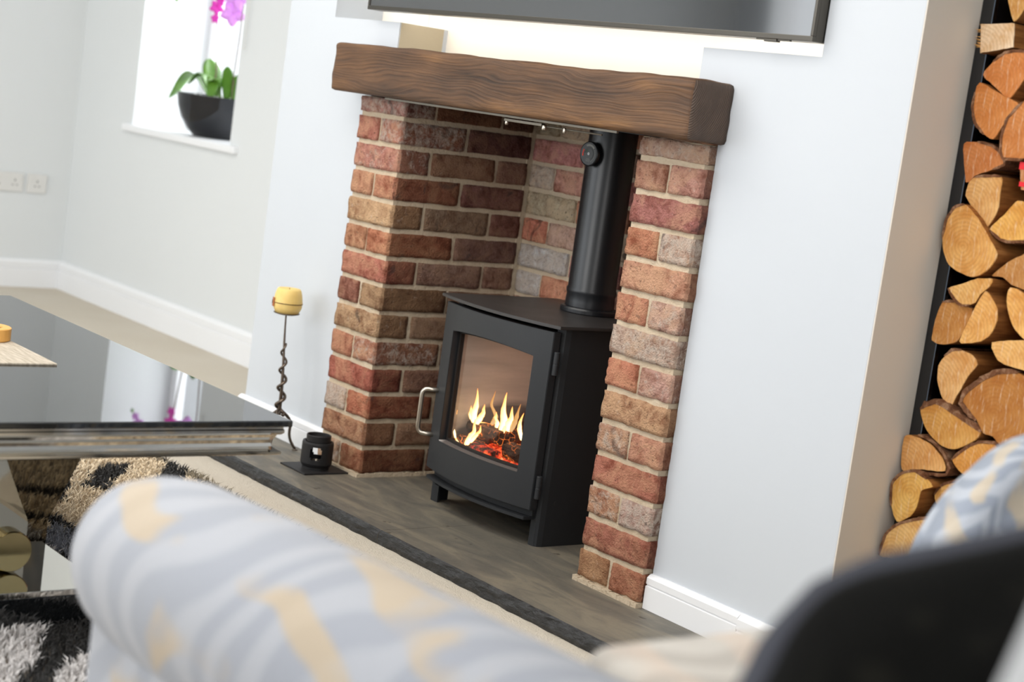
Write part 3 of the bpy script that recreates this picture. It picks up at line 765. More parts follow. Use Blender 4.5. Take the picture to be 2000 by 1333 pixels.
# bed of embers and burning logs
bm = bmesh.new(); n, m = 44, 30; g = []
for i in range(n + 1):
    r = []
    for j in range(m + 1):
        x, y = -.188 + .376 * i / n, .010 + .286 * j / m
        h = .152 + .026 * noise.fractal(Vector((x * 26, y * 26, 1)), 1, 2, 3) + .020 * math.exp(-((x - .02) ** 2 + (y - .14) ** 2) * 90)
        if j in (0, m) or i in (0, n): h = .101
        r.append(bm.verts.new((x, y, max(.101, h))))
    g.append(r)
for i in range(n):
    for j in range(m): bm.faces.new((g[i][j], g[i + 1][j], g[i + 1][j + 1], g[i][j + 1]))
o = obj('ember_bed', bm, M['ember'], st, smooth=True); o['kind'] = 'stuff'
def fire_log(name, p0, p1, r, mat, seed):
    bm = bmesh.new(); p0, p1 = Vector(p0), Vector(p1); t = (p1 - p0).normalized(); up = Vector((0, 0, 1)); s = t.cross(up).normalized(); up = s.cross(t)
    rings = []; N = 18
    for i in range(11):
        c = p0.lerp(p1, i / 10); rr = []
        for k in range(N):
            a = 2 * math.pi * k / N; q = r * (1 if math.sin(a) < .35 else .35 / max(.35, math.sin(a)) * .8 + .2)
            q += noise.noise(Vector((i * .6 + seed, math.cos(a) * 2, math.sin(a) * 2))) * r * .22
            rr.append(bm.verts.new(c + s * math.cos(a) * q + up * math.sin(a) * q))
        rings.append(rr)
    for a, b in zip(rings, rings[1:]):
        for k in range(N): bm.faces.new((a[k], a[(k + 1) % N], b[(k + 1) % N], b[k]))
    bm.faces.new(rings[0]); bm.faces.new(rings[-1][::-1]); bmesh.ops.recalc_face_normals(bm, faces=bm.faces)
    return obj(name, bm, mat, st)
fire_log('burning_log', (-.185, .085, .212), (-.010, .052, .222), .027, M['char'], 1)
fire_log('burning_log', (.015, .045, .200), (.150, .085, .196), .030, M['char'], 5)
fire_log('burning_log', (-.150, .200, .190), (.120, .225, .190), .040, M['char'], 9)
fire_log('burning_log', (-.185, .040, .180), (-.110, .048, .176), .018, M['char'], 3)
tag(fire_log('burning_log', (-.100, .034, .176), (-.018, .030, .172), .022, M['ember'], 13), 'glowing red log broken up into embers')
def flame(base, pts, w, mat=None, th=.45):
    """tongue of fire: lens section following pts upward (local coords)"""
    bm = bmesh.new(); rings = []; N = 14; K = len(pts) * 4
    pv = [Vector(p) for p in pts]
    for i in range(K + 1):
        t = i / K; f = t * (len(pv) - 1); a = min(int(f), len(pv) - 2); c = pv[a].lerp(pv[a + 1], f - a)
        c += Vector((noise.noise(Vector((t * 4, base * 3.1, 0))) * .005 * t, 0, 0))
        rad = w * 1.2 * (math.sin(math.pi * min(1, .16 + t * .84)) ** .8 * (1 - t * .55)) + .0006
        rad *= 1 + .25 * noise.noise(Vector((t * 7, base, 4)))
        rings.append([bm.verts.new(c + Vector((math.cos(2 * math.pi * k / N) * rad, math.sin(2 * math.pi * k / N) * rad * th, 0))) for k in range(N)])
    for a, b in zip(rings, rings[1:]):
        for k in range(N): bm.faces.new((a[k], a[(k + 1) % N], b[(k + 1) % N], b[k]))
    bm.faces.new(rings[0][::-1]); bm.faces.new(rings[-1])
    return obj('flame', bm, mat or M['flame'], st, smooth=True)
# positions from the fire in view: x, y, z relative to the stove
flame(1, [(-.148, .05, .226), (-.154, .05, .250), (-.146, .05, .275), (-.152, .05, .318)], .0125)
flame(2, [(-.136, .05, .226), (-.124, .05, .245), (-.114, .05, .262), (-.113, .05, .284)], .0115)
flame(3, [(-.160, .05, .232), (-.168, .05, .246), (-.166, .05, .268)], .0085)
flame(4, [(-.085, .06, .236), (-.070, .06, .262), (-.096, .06, .285), (-.090, .06, .325)], .0085, M['flame_soft'])
flame(5, [(-.028, .05, .232), (-.022, .05, .256), (-.032, .05, .285), (-.026, .05, .334)], .0145)
flame(6, [(-.004, .05, .238), (-.004, .05, .258), (.006, .05, .275), (.002, .05, .304)], .0125)
flame(7, [(.008, .05, .240), (.018, .05, .262), (.026, .05, .285), (.034, .05, .318)], .009, M['flame_soft'])
flame(8, [(-.128, .05, .232), (-.10, .05, .238), (-.07, .05, .240), (-.03, .05, .242)], .0055)
flame(14, [(-.052, .05, .236), (-.050, .05, .252), (-.062, .05, .262), (-.060, .05, .276)], .0075)
flame(15, [(-.012, .046, .250), (-.016, .046, .232), (-.020, .046, .220)], .0065)
flame(9, [(-.182, .022, .178), (-.196, .022, .200), (-.197, .022, .225), (-.190, .022, .252)], .0055)
flame(10, [(-.184, .022, .180), (-.165, .022, .168), (-.140, .022, .168), (-.118, .022, .182)], .0042)
flame(11, [(-.132, .022, .172), (-.120, .022, .192), (-.106, .022, .214), (-.108, .022, .248)], .0115)
flame(16, [(-.116, .022, .182), (-.100, .022, .202), (-.084, .022, .216), (-.080, .022, .236)], .0085)
flame(12, [(.088, .025, .236), (.074, .025, .258), (.070, .025, .278), (.082, .025, .305)], .0085)
flame(13, [(.092, .025, .240), (.100, .025, .275), (.104, .025, .312)], .006, M['flame_soft'])
lp = bpy.data.lights.new('fire_glow', 'POINT'); lp.energy = .28; lp.color = (1, .6, .34); lp.shadow_soft_size = .06
lo = bpy.data.objects.new('fire_glow', lp); COL.objects.link(lo); lo.location = (SX - .06, SY + .10, .29)

# flue pipe
fp = empty('flue_pipe', (SX, .335, .5535), 'matt black steel flue pipe rising from the stove top', 'pipe')
bm = bmesh.new(); lathe(bm, [(.0745, 0), (.0755, .002), (.0755, .010), (.0735, .014), (.0655, .016)], 64); obj('collar', bm, M['pipe'], fp, smooth=False)
bm = bmesh.new(); lathe(bm, [(.0640, .004), (.0645, .030), (.0630, .046), (.0655, .052), (.0655, .060), (.0630, .066), (.0630, .474)], 64); obj('pipe', bm, M['pipe'], fp, smooth=True)
# magnetic dial thermometer
ang = math.radians(-84)
tn = Vector((math.cos(ang), math.sin(ang), 0)); 
th = empty('flue_thermometer', (SX + tn.x * .0632, .335 + tn.y * .0632, .962), 'round black dial thermometer stuck to the flue pipe', 'thermometer', rz=ang + math.pi / 2)
# local frame: -y points outwards
def disc(r0, r1, y0, y1, n=40):
    bm = bmesh.new(); lathe(bm, [(r0, y0), (r1, y0), (r1, y1), (r0, y1)] + ([] if r0 == 0 else [(r0, y0)]), n, (0, 0, 0), 'y'); return bm
bm = bmesh.new(); lathe(bm, [(0, 0), (.014, 0), (.014, -.010), (.030, -.010), (.0315, -.012), (.0315, -.019), (.030, -.0205), (.0285, -.0195), (0, -.0195)], 48, (0, 0, 0), 'y'); obj('case', bm, M['pipe'], th, smooth=False)
dialm = metal('dial_face', (44, 46, 48), .4, .5, 0.)
obj('dial', disc(0, .0278, -.0196, -.0200), dialm, th)
obj('centre_ring', disc(.0016, .0032, -.0198, -.0212, 24), M['trim'], th)
def arc_mesh(r0, r1, a0, a1, y=-.0202, n=20):
    bm = bmesh.new(); pr = []
    for i in range(n + 1):
        a = math.radians(a0 + (a1 - a0) * i / n); pr.append([bm.verts.new((math.cos(a) * r, yy, math.sin(a) * r)) for r in (r0, r1) for yy in (y + .0004, y - .0004)])
    for a, b in zip(pr, pr[1:]): bm.faces.new((a[1], b[1], b[3], a[3])); bm.faces.new((a[1], a[0], b[0], b[1])); bm.faces.new((a[3], b[3], b[2], a[2]))
    return bm
grey = paint('dial_grey', (140, 140, 136), .6, 0); redm = paint('dial_red', (226, 70, 50), .5, 0); grn = paint('dial_green', (56, 92, 62), .6, 0)
obj('scale_arc', arc_mesh(.0195, .0245, 40, 118), grey, th)
obj('slot', arc_mesh(.0135, .0170, -60, 175), M['black'], th)
tag(obj('warning_arc', arc_mesh(.0185, .0215, 150, 200), redm, th), 'red zone of the dial')
obj('green_arc', arc_mesh(.0090, .0110, 110, 160), grn, th)
obj('pointer', arc_mesh(.0175, .0215, 184, 197, -.0208), redm, th)
bm = bmesh.new()
for i in range(9):
    a = math.radians(-62 + i * 11); c, s = math.cos(a) * .0215, math.sin(a) * .0215; box(bm, c - .0011, c + .0011, -.0206, -.0200, s - .0008, s + .0008)
for zz, hw in ((-.013, .006), (-.0165, .0075), (-.0195, .006)):
    for i in range(7): box(bm, -hw + i * hw * 2 / 7, -hw + i * hw * 2 / 7 + hw * .2, -.0206, -.0200, zz - .0006, zz + .0007)
obj('dial_marks', bm, grey, th)

# ---------------------------------------------------------------- wax melt burner on its slate tile
bp = empty('slate_tile', (-1.045, -.078, 0), 'small square slate tile under the black burner', 'tile')
bm = bmesh.new(); box(bm, -.066, .066, -.070, .070, 0, .0045, bev=.001); obj('tile', bm, M['ceramic'], bp)
bu = empty('wax_burner', (-1.040, -.078, .0048), 'round matt black wax burner with an arched opening, beside left brick pillar', 'burner', rz=math.radians(54))
def burner_body():
    bm = bmesh.new(); N = 64; hs = [0, .006, .010, .016, .022, .028, .034, .040, .046, .052, .058, .064, .070, .075]
    def rad(h): return .037 if h < .008 else (.0405 if h < .011 else .0435 - (.0015 if h > .072 else 0))
    def open_(a, h):  # front (-y) half round opening, with a bar through it
        a = (a + math.pi) % (2 * math.pi) - math.pi
        x = (a + math.pi / 2) * .0435; z = h - .046
        return abs(x) < .0185 and (x * x + z * z < .021 ** 2) 
    V = {}
    for L, off in ((0, 0), (1, -.006)):
        for j, h in enumerate(hs):
            for i in range(N):
                a = 2 * math.pi * i / N; r = rad(h) + off; V[(L, j, i)] = bm.verts.new((r * math.cos(a), r * math.sin(a), h))
    def isopen(j, i):
        a = 2 * math.pi * (i + .5) / N; h = (hs[j] + hs[j + 1]) / 2
        return open_(a, h) or open_(a + math.pi, h)
    for j in range(len(hs) - 1):
        for i in range(N):
            k = (i + 1) % N
            if isopen(j, i): continue
            bm.faces.new((V[0, j, i], V[0, j, k], V[0, j + 1, k], V[0, j + 1, i])); bm.faces.new((V[1, j, i], V[1, j + 1, i], V[1, j + 1, k], V[1, j, k]))
            if j + 1 < len(hs) - 1 and isopen(j + 1, i): bm.faces.new((V[0, j + 1, i], V[0, j + 1, k], V[1, j + 1, k], V[1, j + 1, i]))
            if j > 0 and isopen(j - 1, i): bm.faces.new((V[0, j, i], V[1, j, i], V[1, j, k], V[0, j, k]))
            if isopen(j, k): bm.faces.new((V[0, j, k], V[1, j, k], V[1, j + 1, k], V[0, j + 1, k]))
            if isopen(j, (i - 1) % N): bm.faces.new((V[0, j, i], V[0, j + 1, i], V[1, j + 1, i], V[1, j, i]))
    t = len(hs) - 1
    for i in range(N):
        k = (i + 1) % N
        bm.faces.new((V[0, t, i], V[0, t, k], V[1, t, k], V[1, t, i])); bm.faces.new((V[0, 0, i], V[1, 0, i], V[1, 0, k], V[0, 0, k]))
    bm.faces.new([V[1, 1, i] for i in range(N)])
    bmesh.ops.recalc_face_normals(bm, faces=bm.faces)
    bm.verts.ensure_lookup_table()
    return bm
obj('body', burner_body(), M['ceramic'], bu, smooth=False)
bm = bmesh.new(); lathe(bm, [(0, .074), (.033, .074), (.0335, .076), (.0340, .092), (.0325, .0935), (.0305, .092), (.030, .084), (.024, .0815), (0, .081)], 48); tag(obj('dish', bm, M['ceramic'], bu, smooth=False), 'shallow dish on top of the burner')
bm = bmesh.new(); lathe(bm, [(0, .0085), (.017, .0085), (.017, .021), (.0155, .021), (.0155, .017), (0, .017)], 32); obj('tea_light', bm, M['steel'], bu)

# ---------------------------------------------------------------- twisted iron candle stand
cs = empty('candle_stand', (-1.275, -.072, 0), 'forged twisted iron candle stand left of the fireplace', 'candle stand')
bm = bmesh.new(); core = []
for i in range(40):
    z = .10 + .286 * i / 39; t = i / 39; core.append((.004 * math.sin(t * 5) - .022 * t + .002, 0, z))
tube(bm, core, [.0058 - .0034 * (i / 39) for i in range(40)], 10)
obj('stem', bm, M['iron'], cs, smooth=True)
bm = bmesh.new(); hp = []
for i in range(150):
    t = i / 149; z = .10 + .205 * t; a = t * 2 * math.pi * 4.1 + .6; r = .0115 * (1 - .50 * t ** 2.5)
    cx = .004 * math.sin(t * .72 * 5) - .022 * t * .72 + .002
    hp.append((cx + r * math.cos(a), r * math.sin(a), z))
tube(bm, hp, [.0052 - .0028 * (i / 149) ** 1.5 for i in range(150)], 10); obj('twisted_vine', bm, M['iron'], cs, smooth=True)
for i, a in enumerate((-50, 75, 190)):
    a = math.radians(a); bm = bmesh.new(); d = Vector((math.cos(a), math.sin(a), 0)); pts = []
    for k in range(13):
        t = k / 12; pts.append(Vector((.002, 0, .115)) + d * (.062 * t ** .8 + .010 * math.sin(t * 6)) + Vector((0, 0, -.1115 * t)) + Vector((0, 0, .006 * math.sin(t * math.pi))))
    tube(bm, pts, [.0050 - .001 * k / 12 for k in range(13)], 8); pt = pts[-1]
    lathe(bm, [(0, 0), (.008, 0), (.008, .003), (0, .0035)], 12, (pt.x, pt.y, .0))
    obj('foot', bm, M['iron'], cs, smooth=True)
bm = bmesh.new(); lathe(bm, [(0, 0), (.024, .0005), (.036, .004), (.038, .006), (.036, .0065), (.024, .003), (0, .0025)], 36, (-.022, 0, .386)); obj('drip_plate', bm, M['iron'], cs, smooth=True)
cd = empty('candle', (-1.297, -.072, .3895), 'squat yellow wax candle with a brown band and tag on the iron stand', 'candle')
bm = bmesh.new(); lathe(bm, [(0, 0), (.026, .0), (.034, .004), (.0405, .018), (.0415, .034), (.038, .056), (.0345, .068), (.031, .0725), (.026, .073), (.018, .069), (0, .068)], 48)
wax = obj('wax', bm, M['wax'], cd, smooth=True)
bm = bmesh.new(); lathe(bm, [(.0408, .0305), (.0425, .0305), (.0425, .0325), (.0408, .0325)], 48); obj('band', bm, M['band'], cd)
bm = bmesh.new()
for i in range(5):
    a0, a1 = math.radians(-128 + i * 7), math.radians(-128 + (i + 1) * 7)
    ps = [(r * math.cos(a), r * math.sin(a), z) for a in (a0, a1) for r in (.0425, .0436) for z in (.019, .044)]
    v = [bm.verts.new(p) for p in ps]
    for f in ((2, 6, 7, 3), (0, 1, 5, 4), (0, 4, 6, 2), (1, 3, 7, 5), (0, 2, 3, 1), (4, 5, 7, 6)): bm.faces.new([v[q] for q in f])
tag_o = obj('tag', bm, M['leather'], cd)
a = math.radians(-112); bm = bmesh.new()
box(bm, -.006, .006, -.0455, -.0436, .026, .037, bev=.0008); o = obj('stud', bm, M['steel'], tag_o); o.rotation_euler = (0, 0, a + math.pi / 2)
bm = bmesh.new(); tube(bm, [(0, 0, .067), (.001, 0, .074)], .0009, 6); obj('wick', bm, M['band'], cd)

# ---------------------------------------------------------------- television in the lit recess
tv = empty('television', (-.355, .0, 1.262), 'wide wall-mounted television in the white lit recess above the mantel', 'television')
TX, TH = .824, .78
bm = bmesh.new(); box(bm, -TX, TX, .004, .045, 0.0, TH, bev=.003); obj('housing', bm, M['tv_frame'], tv)
bm = bmesh.new(); f = .007
for b_ in ((-TX, TX, 0, .011), (-TX, TX, TH - f, TH), (-TX, -TX + f, .011, TH - f), (TX - f, TX, .011, TH - f)): box(bm, b_[0], b_[1], -.004, .006, b_[2], b_[3], bev=.001)
obj('bezel', bm, M['tv_frame'], tv)
bx('screen', (-TX + f, TX - f, -.001, .005, .011, TH - f), M['screen'], tv)
bm = bmesh.new(); box(bm, .690, .725, -.003, .010, -.006, .0, bev=.001); box(bm, .665, .69, .0, .006, -.003, 0); box(bm, .725, .76, .0, .006, -.003, 0); obj('sensor', bm, M['tv_frame'], tv)
bx('wall_mount', (-.2, .2, .045, .188, .2, .55), M['black'], tv)
bm = bmesh.new(); box(bm, -.80, .80, .0455, .049, .02, .032); box(bm, -.80, -.788, .0455, .049, .04, TH - .03); box(bm, .788, .80, .0455, .049, .04, TH - .03)
tag(obj('led_strip', bm, M['led'], tv), 'warm white light strip on the back of the screen')
area('recess_glow', (-.355, .06, 1.30), (-.355, .19, 1.12), 1.6, .05, 2, (1, .93, .84))
# ---------------------------------------------------------------- log rack and logs
lr = empty('log_rack', (.735, .19, ZF), 'tall narrow black metal log rack in the alcove right of the chimney breast', 'log rack')
bm = bmesh.new(); H = 2.0
box(bm, -.0175, .010, 0, .004, 0, H, bev=.0006); box(bm, -.0175, -.0135, .004, .34, 0, H)
tag(obj('side_panel', bm, M['black'], lr), 'black side panel with a folded front edge')
bx('edge_highlight', (.0102, .0125, -.0006, .010, 0, H), metal('rack_highlight', (120, 140, 165), .25), lr)  # blue-white highlight along the rack's front edge, put in as a pale strip
bx('back_panel', (-.013, .60, .335, .34, 0, H), M['black'], lr)
bx('base_shelf', (-.013, .60, .002, .335, .05, .056), M['black'], lr)
bx('side_panel', (.60, .604, .0, .34, 0, H), M['black'], lr)
bx('top_shelf', (-.013, .60, .002, .335, H - .006, H), M['black'], lr)
LOGS={
 'L1':(0.18,[(0.776,1.411),(0.785,1.378),(0.806,1.341),(0.825,1.366),(0.836,1.413)]),
 'L2':(0.174,[(0.734,1.334),(0.813,1.339),(0.82,1.293),(0.744,1.277)]),
 'L3':(0.178,[(0.755,1.238),(0.775,1.264),(0.8,1.281),(0.827,1.286),(0.853,1.286),(0.879,1.271),(0.857,1.24),(0.828,1.195),(0.806,1.205),(0.781,1.22)]),
 'L4':(0.173,[(0.756,1.223),(0.809,1.204),(0.855,1.187),(0.831,1.15),(0.811,1.116),(0.787,1.123),(0.763,1.144),(0.751,1.173),(0.749,1.203)]),
 'L5':(0.172,[(0.883,1.213),(0.864,1.194),(0.837,1.16),(0.83,1.121),(0.841,1.083),(0.887,1.086),(0.924,1.101),(0.914,1.177)]),
 'L6':(0.184,[(0.734,1.103),(0.767,1.109),(0.801,1.104),(0.825,1.092),(0.838,1.073),(0.814,1.06),(0.774,1.042),(0.762,1.028),(0.755,1.027),(0.743,1.065)]),
 'L7':(0.185,[(0.773,1.041),(0.835,1.049),(0.84,1.015),(0.841,0.982),(0.82,0.945),(0.789,0.973),(0.759,1.002),(0.761,1.026)]),
 'L8':(0.168,[(0.734,0.915),(0.738,0.952),(0.754,0.979),(0.775,0.987),(0.809,0.965),(0.836,0.939),(0.87,0.902),(0.863,0.88),(0.846,0.86),(0.823,0.849),(0.788,0.853),(0.76,0.864),(0.741,0.889)]),
 'L9':(0.18,[(0.884,1.008),(0.858,0.977),(0.831,0.945),(0.861,0.931),(0.887,0.93),(0.93,0.938),(0.939,0.978),(0.904,1.006)]),
 'L10':(0.18,[(0.934,0.919),(0.918,0.91),(0.887,0.891),(0.855,0.859),(0.88,0.86),(0.903,0.849),(0.932,0.844),(0.955,0.845)]),
 'L11':(0.165,[(0.771,0.82),(0.802,0.834),(0.836,0.85),(0.871,0.854),(0.867,0.839),(0.849,0.821),(0.84,0.802),(0.829,0.796),(0.811,0.793),(0.792,0.801)]),
 'L12':(0.176,[(0.755,0.791),(0.787,0.796),(0.829,0.791),(0.826,0.772),(0.81,0.724),(0.783,0.709),(0.757,0.706),(0.744,0.71),(0.744,0.751)]),
 'L13':(0.168,[(0.857,0.83),(0.876,0.817),(0.891,0.799),(0.895,0.778),(0.887,0.75),(0.866,0.731),(0.838,0.722),(0.816,0.721),(0.831,0.773),(0.843,0.805)]),
 'L14':(0.175,[(0.904,0.845),(0.937,0.839),(0.975,0.819),(0.977,0.756),(0.955,0.753),(0.926,0.773),(0.905,0.807),(0.901,0.83)]),
 'L15':(0.172,[(0.887,0.735),(0.957,0.752),(0.993,0.744),(0.992,0.695),(0.969,0.696),(0.934,0.697),(0.908,0.703),(0.889,0.724)]),
 'L16':(0.182,[(0.816,0.706),(0.844,0.7),(0.858,0.685),(0.842,0.659),(0.823,0.614),(0.811,0.588),(0.788,0.603),(0.77,0.633),(0.766,0.664),(0.777,0.686),(0.793,0.7)]),
 'L17':(0.172,[(0.959,0.69),(0.925,0.683),(0.893,0.667),(0.855,0.632),(0.844,0.608),(0.884,0.58),(0.904,0.558),(0.928,0.557),(0.961,0.534),(0.995,0.542),(1.01,0.581),(1.009,0.669)]),
 'L18':(0.168,[(0.751,0.573),(0.784,0.592),(0.819,0.586),(0.863,0.572),(0.903,0.561),(0.894,0.542),(0.851,0.514),(0.817,0.513),(0.775,0.534)]),
 'L19':(0.17,[(0.722,0.511),(0.755,0.516),(0.791,0.51),(0.824,0.49),(0.835,0.466),(0.778,0.455),(0.73,0.442)]),
 'L20':(0.17,[(0.845,0.492),(0.869,0.518),(0.901,0.54),(0.94,0.546),(0.963,0.534),(0.952,0.508),(0.908,0.49),(0.877,0.47)]),
 'L21':(0.157,[(0.774,0.451),(0.806,0.444),(0.822,0.433),(0.797,0.417),(0.793,0.384),(0.781,0.36),(0.75,0.34),(0.73,0.367),(0.724,0.412),(0.742,0.438)]),
 'L22':(0.184,[(0.808,0.412),(0.821,0.433),(0.852,0.45),(0.89,0.466),(0.902,0.413),(0.857,0.39),(0.821,0.391)]),
 'L23':(0.15,[(0.725,0.265),(0.735,0.311),(0.764,0.341),(0.816,0.366),(0.849,0.375),(0.88,0.347),(0.871,0.272),(0.81,0.271),(0.753,0.267)]),
 'L24':(0.173,[(0.724,0.252),(0.794,0.259),(0.855,0.26),(0.864,0.216),(0.732,0.174)]),
 'L25':(0.179,[(0.875,1.077),(0.884,1.08),(0.918,1.08),(0.929,1.03),(0.888,1.028)]),
}

LC = {'L1': (214, 168, 104), 'L2': (240, 216, 184), 'L3': (214, 142, 84), 'L4': (212, 142, 82), 'L5': (206, 138, 82), 'L6': (206, 136, 84), 'L7': (232, 186, 124),
      'L8': (228, 176, 106), 'L9': (236, 186, 104), 'L10': (196, 146, 90), 'L11': (236, 192, 124), 'L12': (204, 150, 88), 'L13': (236, 184, 112), 'L14': (238, 186, 112),
      'L15': (240, 194, 126), 'L16': (238, 192, 132), 'L17': (188, 132, 72), 'L18': (214, 164, 92), 'L19': (232, 180, 116), 'L20': (222, 164, 88), 'L21': (238, 194, 112),
      'L22': (236, 190, 116), 'L23': (236, 198, 134), 'L24': (196, 142, 108), 'L25': (204, 146, 104)}
LL = {'L1': 'pale split log at the top edge of the log stack', 'L2': 'near-white square sawn offcut with splintered edge, top left of the log stack',
      'L3': 'orange quarter log just below the white square offcut', 'L4': 'orange leaf-shaped split log left of the half log at the right edge',
      'L5': 'orange half log cut off by the right edge of the picture, upper stack', 'L6': 'orange split log with flat top, above the pale split log with a brown side',
      'L7': 'pale yellow split log with smooth brown side, above the large round log', 'L8': 'largest round log with rusty bark rim, mid height at left of stack',
      'L9': 'yellow wedge log with thin red bark, right of the large round log', 'L10': 'dull brown wedge log below right of the large round log',
      'L11': 'thin pale split log with dark bark, directly under the large round log', 'L12': 'dull brown rough-faced log with square outline against the rack post',
      'L13': 'bright yellow half-moon log standing on edge beside the dull brown square log', 'L14': 'yellow half log at the right edge, right of the half-moon log',
      'L15': 'pale half log lying flat above the big brown barked log', 'L16': 'cream rounded log with pointed lower end, left of the big barked log',
      'L17': 'big brown log with thick rough bark on top', 'L18': 'ochre half log lying flat side up below the cream pointed log',
      'L19': 'orange and cream quarter log with a curl of loose bark above it', 'L20': 'ochre half-round log just above the grey armchair',
      'L21': 'round yellow log with notch and peeling bark, third from the bottom at left', 'L22': 'pale log half hidden behind the grey armchair',
      'L23': 'wide pale half log with cracks near the bottom of the stack', 'L24': 'reddish brown log at the very bottom of the visible stack',
      'L25': 'small log end marked with red paint at the right edge'}
# index ranges of outline edges that carry bark (first edge, number of edges)
BK_ = {'L3': (1, 3), 'L4': (5, 3), 'L6': (1, 4), 'L7': (0, 1), 'L8': (0, 3), 'L9': (2, 3), 'L11': (7, 3), 'L16': (9, 2), 'L17': (0, 5), 'L18': (0, 4), 'L19': (1, 4), 'L20': (0, 4), 'L21': (7, 4), 'L22': (0, 3), 'L23': (0, 4), 'L12': (0, 2), 'L5': (1, 4)}
def resample(poly, closed=True, step=.007, amp=.0012, seed=0, crv=.7):
    out = []; n = len(poly)
    for i in range(n if closed else n - 1):
        a, b = Vector(poly[i]), Vector(poly[(i + 1) % n]); m = max(1, int((b - a).length / step))
        for k in range(m):
            # Catmull-Rom through the outline where it bends gently, straight at the corners
            t = k / m
            if closed or (0 < i < n - 2):
                p0, p3 = Vector(poly[(i - 1) % n]), Vector(poly[(i + 2) % n])
                q = .5 * ((2 * a) + (b - p0) * t + (2 * p0 - 5 * a + 4 * b - p3) * t * t + (3 * a - p0 - 3 * b + p3) * t ** 3)
                q = a.lerp(b, t).lerp(q, crv)
            else: q = a.lerp(b, t)
            q = q + Vector((noise.noise(Vector((q.x * 90, q.y * 90, seed))), noise.noise(Vector((q.x * 90, q.y * 90, seed + 9))))) * amp
            out.append((q.x, q.y))
    if not closed: out.append(tuple(poly[-1]))
    return out
for n_i, (key, (yf, pts)) in enumerate(LOGS.items()):
    cx = sum(p[0] for p in pts) / len(pts); cz = sum(p[1] for p in pts) / len(pts)
    loc = [(( p[0] - cx) * .985, (p[1] - cz) * .985) for p in pts]
    ln = .29 + random.random() * .03
    ln = min(ln, .520 - yf)
    bm = bmesh.new(); o2 = resample(loc, seed=n_i, crv=0 if key in ('L2', 'L25') else .7)
    N = len(o2); rings = []
    for s_ in range(7):
        y = ln * s_ / 6; sc = 1 + .02 * math.sin(s_ * 1.3 + n_i) - .02
        if s_ == 0: sc = 1
        rings.append([bm.verts.new((u * sc, y, v * sc)) for u, v in o2])
    # slightly chamfered saw-cut face
    r0 = rings[0]
    fr = [bm.verts.new((u * .985, -.0015, v * .985)) for u, v in o2]
    f = bm.faces.new(fr); f.material_index = 0
    for i in range(N): bm.faces.new((fr[i], fr[(i + 1) % N], r0[(i + 1) % N], r0[i])).material_index = 0
    for a, b in zip(rings, rings[1:]):
        for i in range(N): bm.faces.new((a[i], a[(i + 1) % N], b[(i + 1) % N], b[i])).material_index = 1
    bm.faces.new(rings[-1][::-1]).material_index = 0
    bmesh.ops.recalc_face_normals(bm, faces=bm.faces)
    lg = obj('split_log' if key not in ('L8', 'L21', 'L17') else 'round_log', bm, [M['logend'], M['logside']], loc=(cx, yf, cz), col=(*lin(*LC[key]), 1))
    if key == 'L2': lg.name = 'wood_offcut'
    tag(lg, LL[key], 'log', 'firewood stacked in the log rack')
    if key in BK_:
        i0, m = BK_[key]; run = [loc[(i0 + k) % len(loc)] for k in range(m + 1)]
        rs = resample(run, closed=False, seed=n_i + 20)
        gap, thk = (.0, .0045) if key != 'L19' else (.006, .005)
        if key in ('L17', 'L18'): thk = .009
        bm = bmesh.new(); prev = None; ctr = Vector((0, 0))
        K = len(rs)
        area_ = sum(loc[i][0] * loc[(i + 1) % len(loc)][1] - loc[(i + 1) % len(loc)][0] * loc[i][1] for i in range(len(loc)))
        for k in range(K):
            p = Vector(rs[k]); t = Vector(rs[min(k + 1, K - 1)]) - Vector(rs[max(k - 1, 0)]); nr = Vector((t.y, -t.x)).normalized()
            if area_ < 0: nr = -nr
            e = min(1, min(k, K - 1 - k) / 2.5 + .25)
            h = thk * e * (1 + .5 * noise.noise(Vector((k * .8, n_i, 0)))); h *= 1
            a = p + nr * (gap - .0012); b = p + nr * (gap + h)
            cur = []
            for s_ in range(7):
                y = -.0025 + (ln + .002) * s_ / 6; rr = .0016 * noise.noise(Vector((k * .7, s_ * 1.9, n_i)))
                cur.append((bm.verts.new((a.x, y, a.y)), bm.verts.new((b.x + nr.x * rr, y, b.y + nr.y * rr))))
            if prev:
                for s_ in range(6):
                    bm.faces.new((prev[s_][1], cur[s_][1], cur[s_ + 1][1], prev[s_ + 1][1])); bm.faces.new((prev[s_][0], prev[s_ + 1][0], cur[s_ + 1][0], cur[s_][0]))
                bm.faces.new((prev[0][0], cur[0][0], cur[0][1], prev[0][1]))
            prev = cur
        bmesh.ops.recalc_face_normals(bm, faces=bm.faces)
        bo = obj('bark', bm, M['bark'], lg)
        if key == 'L19': tag(bo, 'loose curl of reddish bark')
    if key == 'L25':
        bm = bmesh.new(); box(bm, -.022, -.004, -.0028, -.0014, .008, .022); box(bm, -.016, .004, -.0028, -.0014, -.024, -.015); tag(obj('paint_mark', bm, paint('red_paint', (226, 30, 44), .5, 0), lg), 'red paint patches')
    if key == 'L2':
        bm = bmesh.new()
        for q in range(16):
            z = -.026 + random.random() * .05; L_ = .006 + random.random() * .014
            tube(bm, [(-.036, .004 + random.random() * .01, z), (-.036 - L_, .002, z + random.uniform(-.004, .004))], [.0016, .0002], 5)
        obj('splinters', bm, M['oak'], lg)

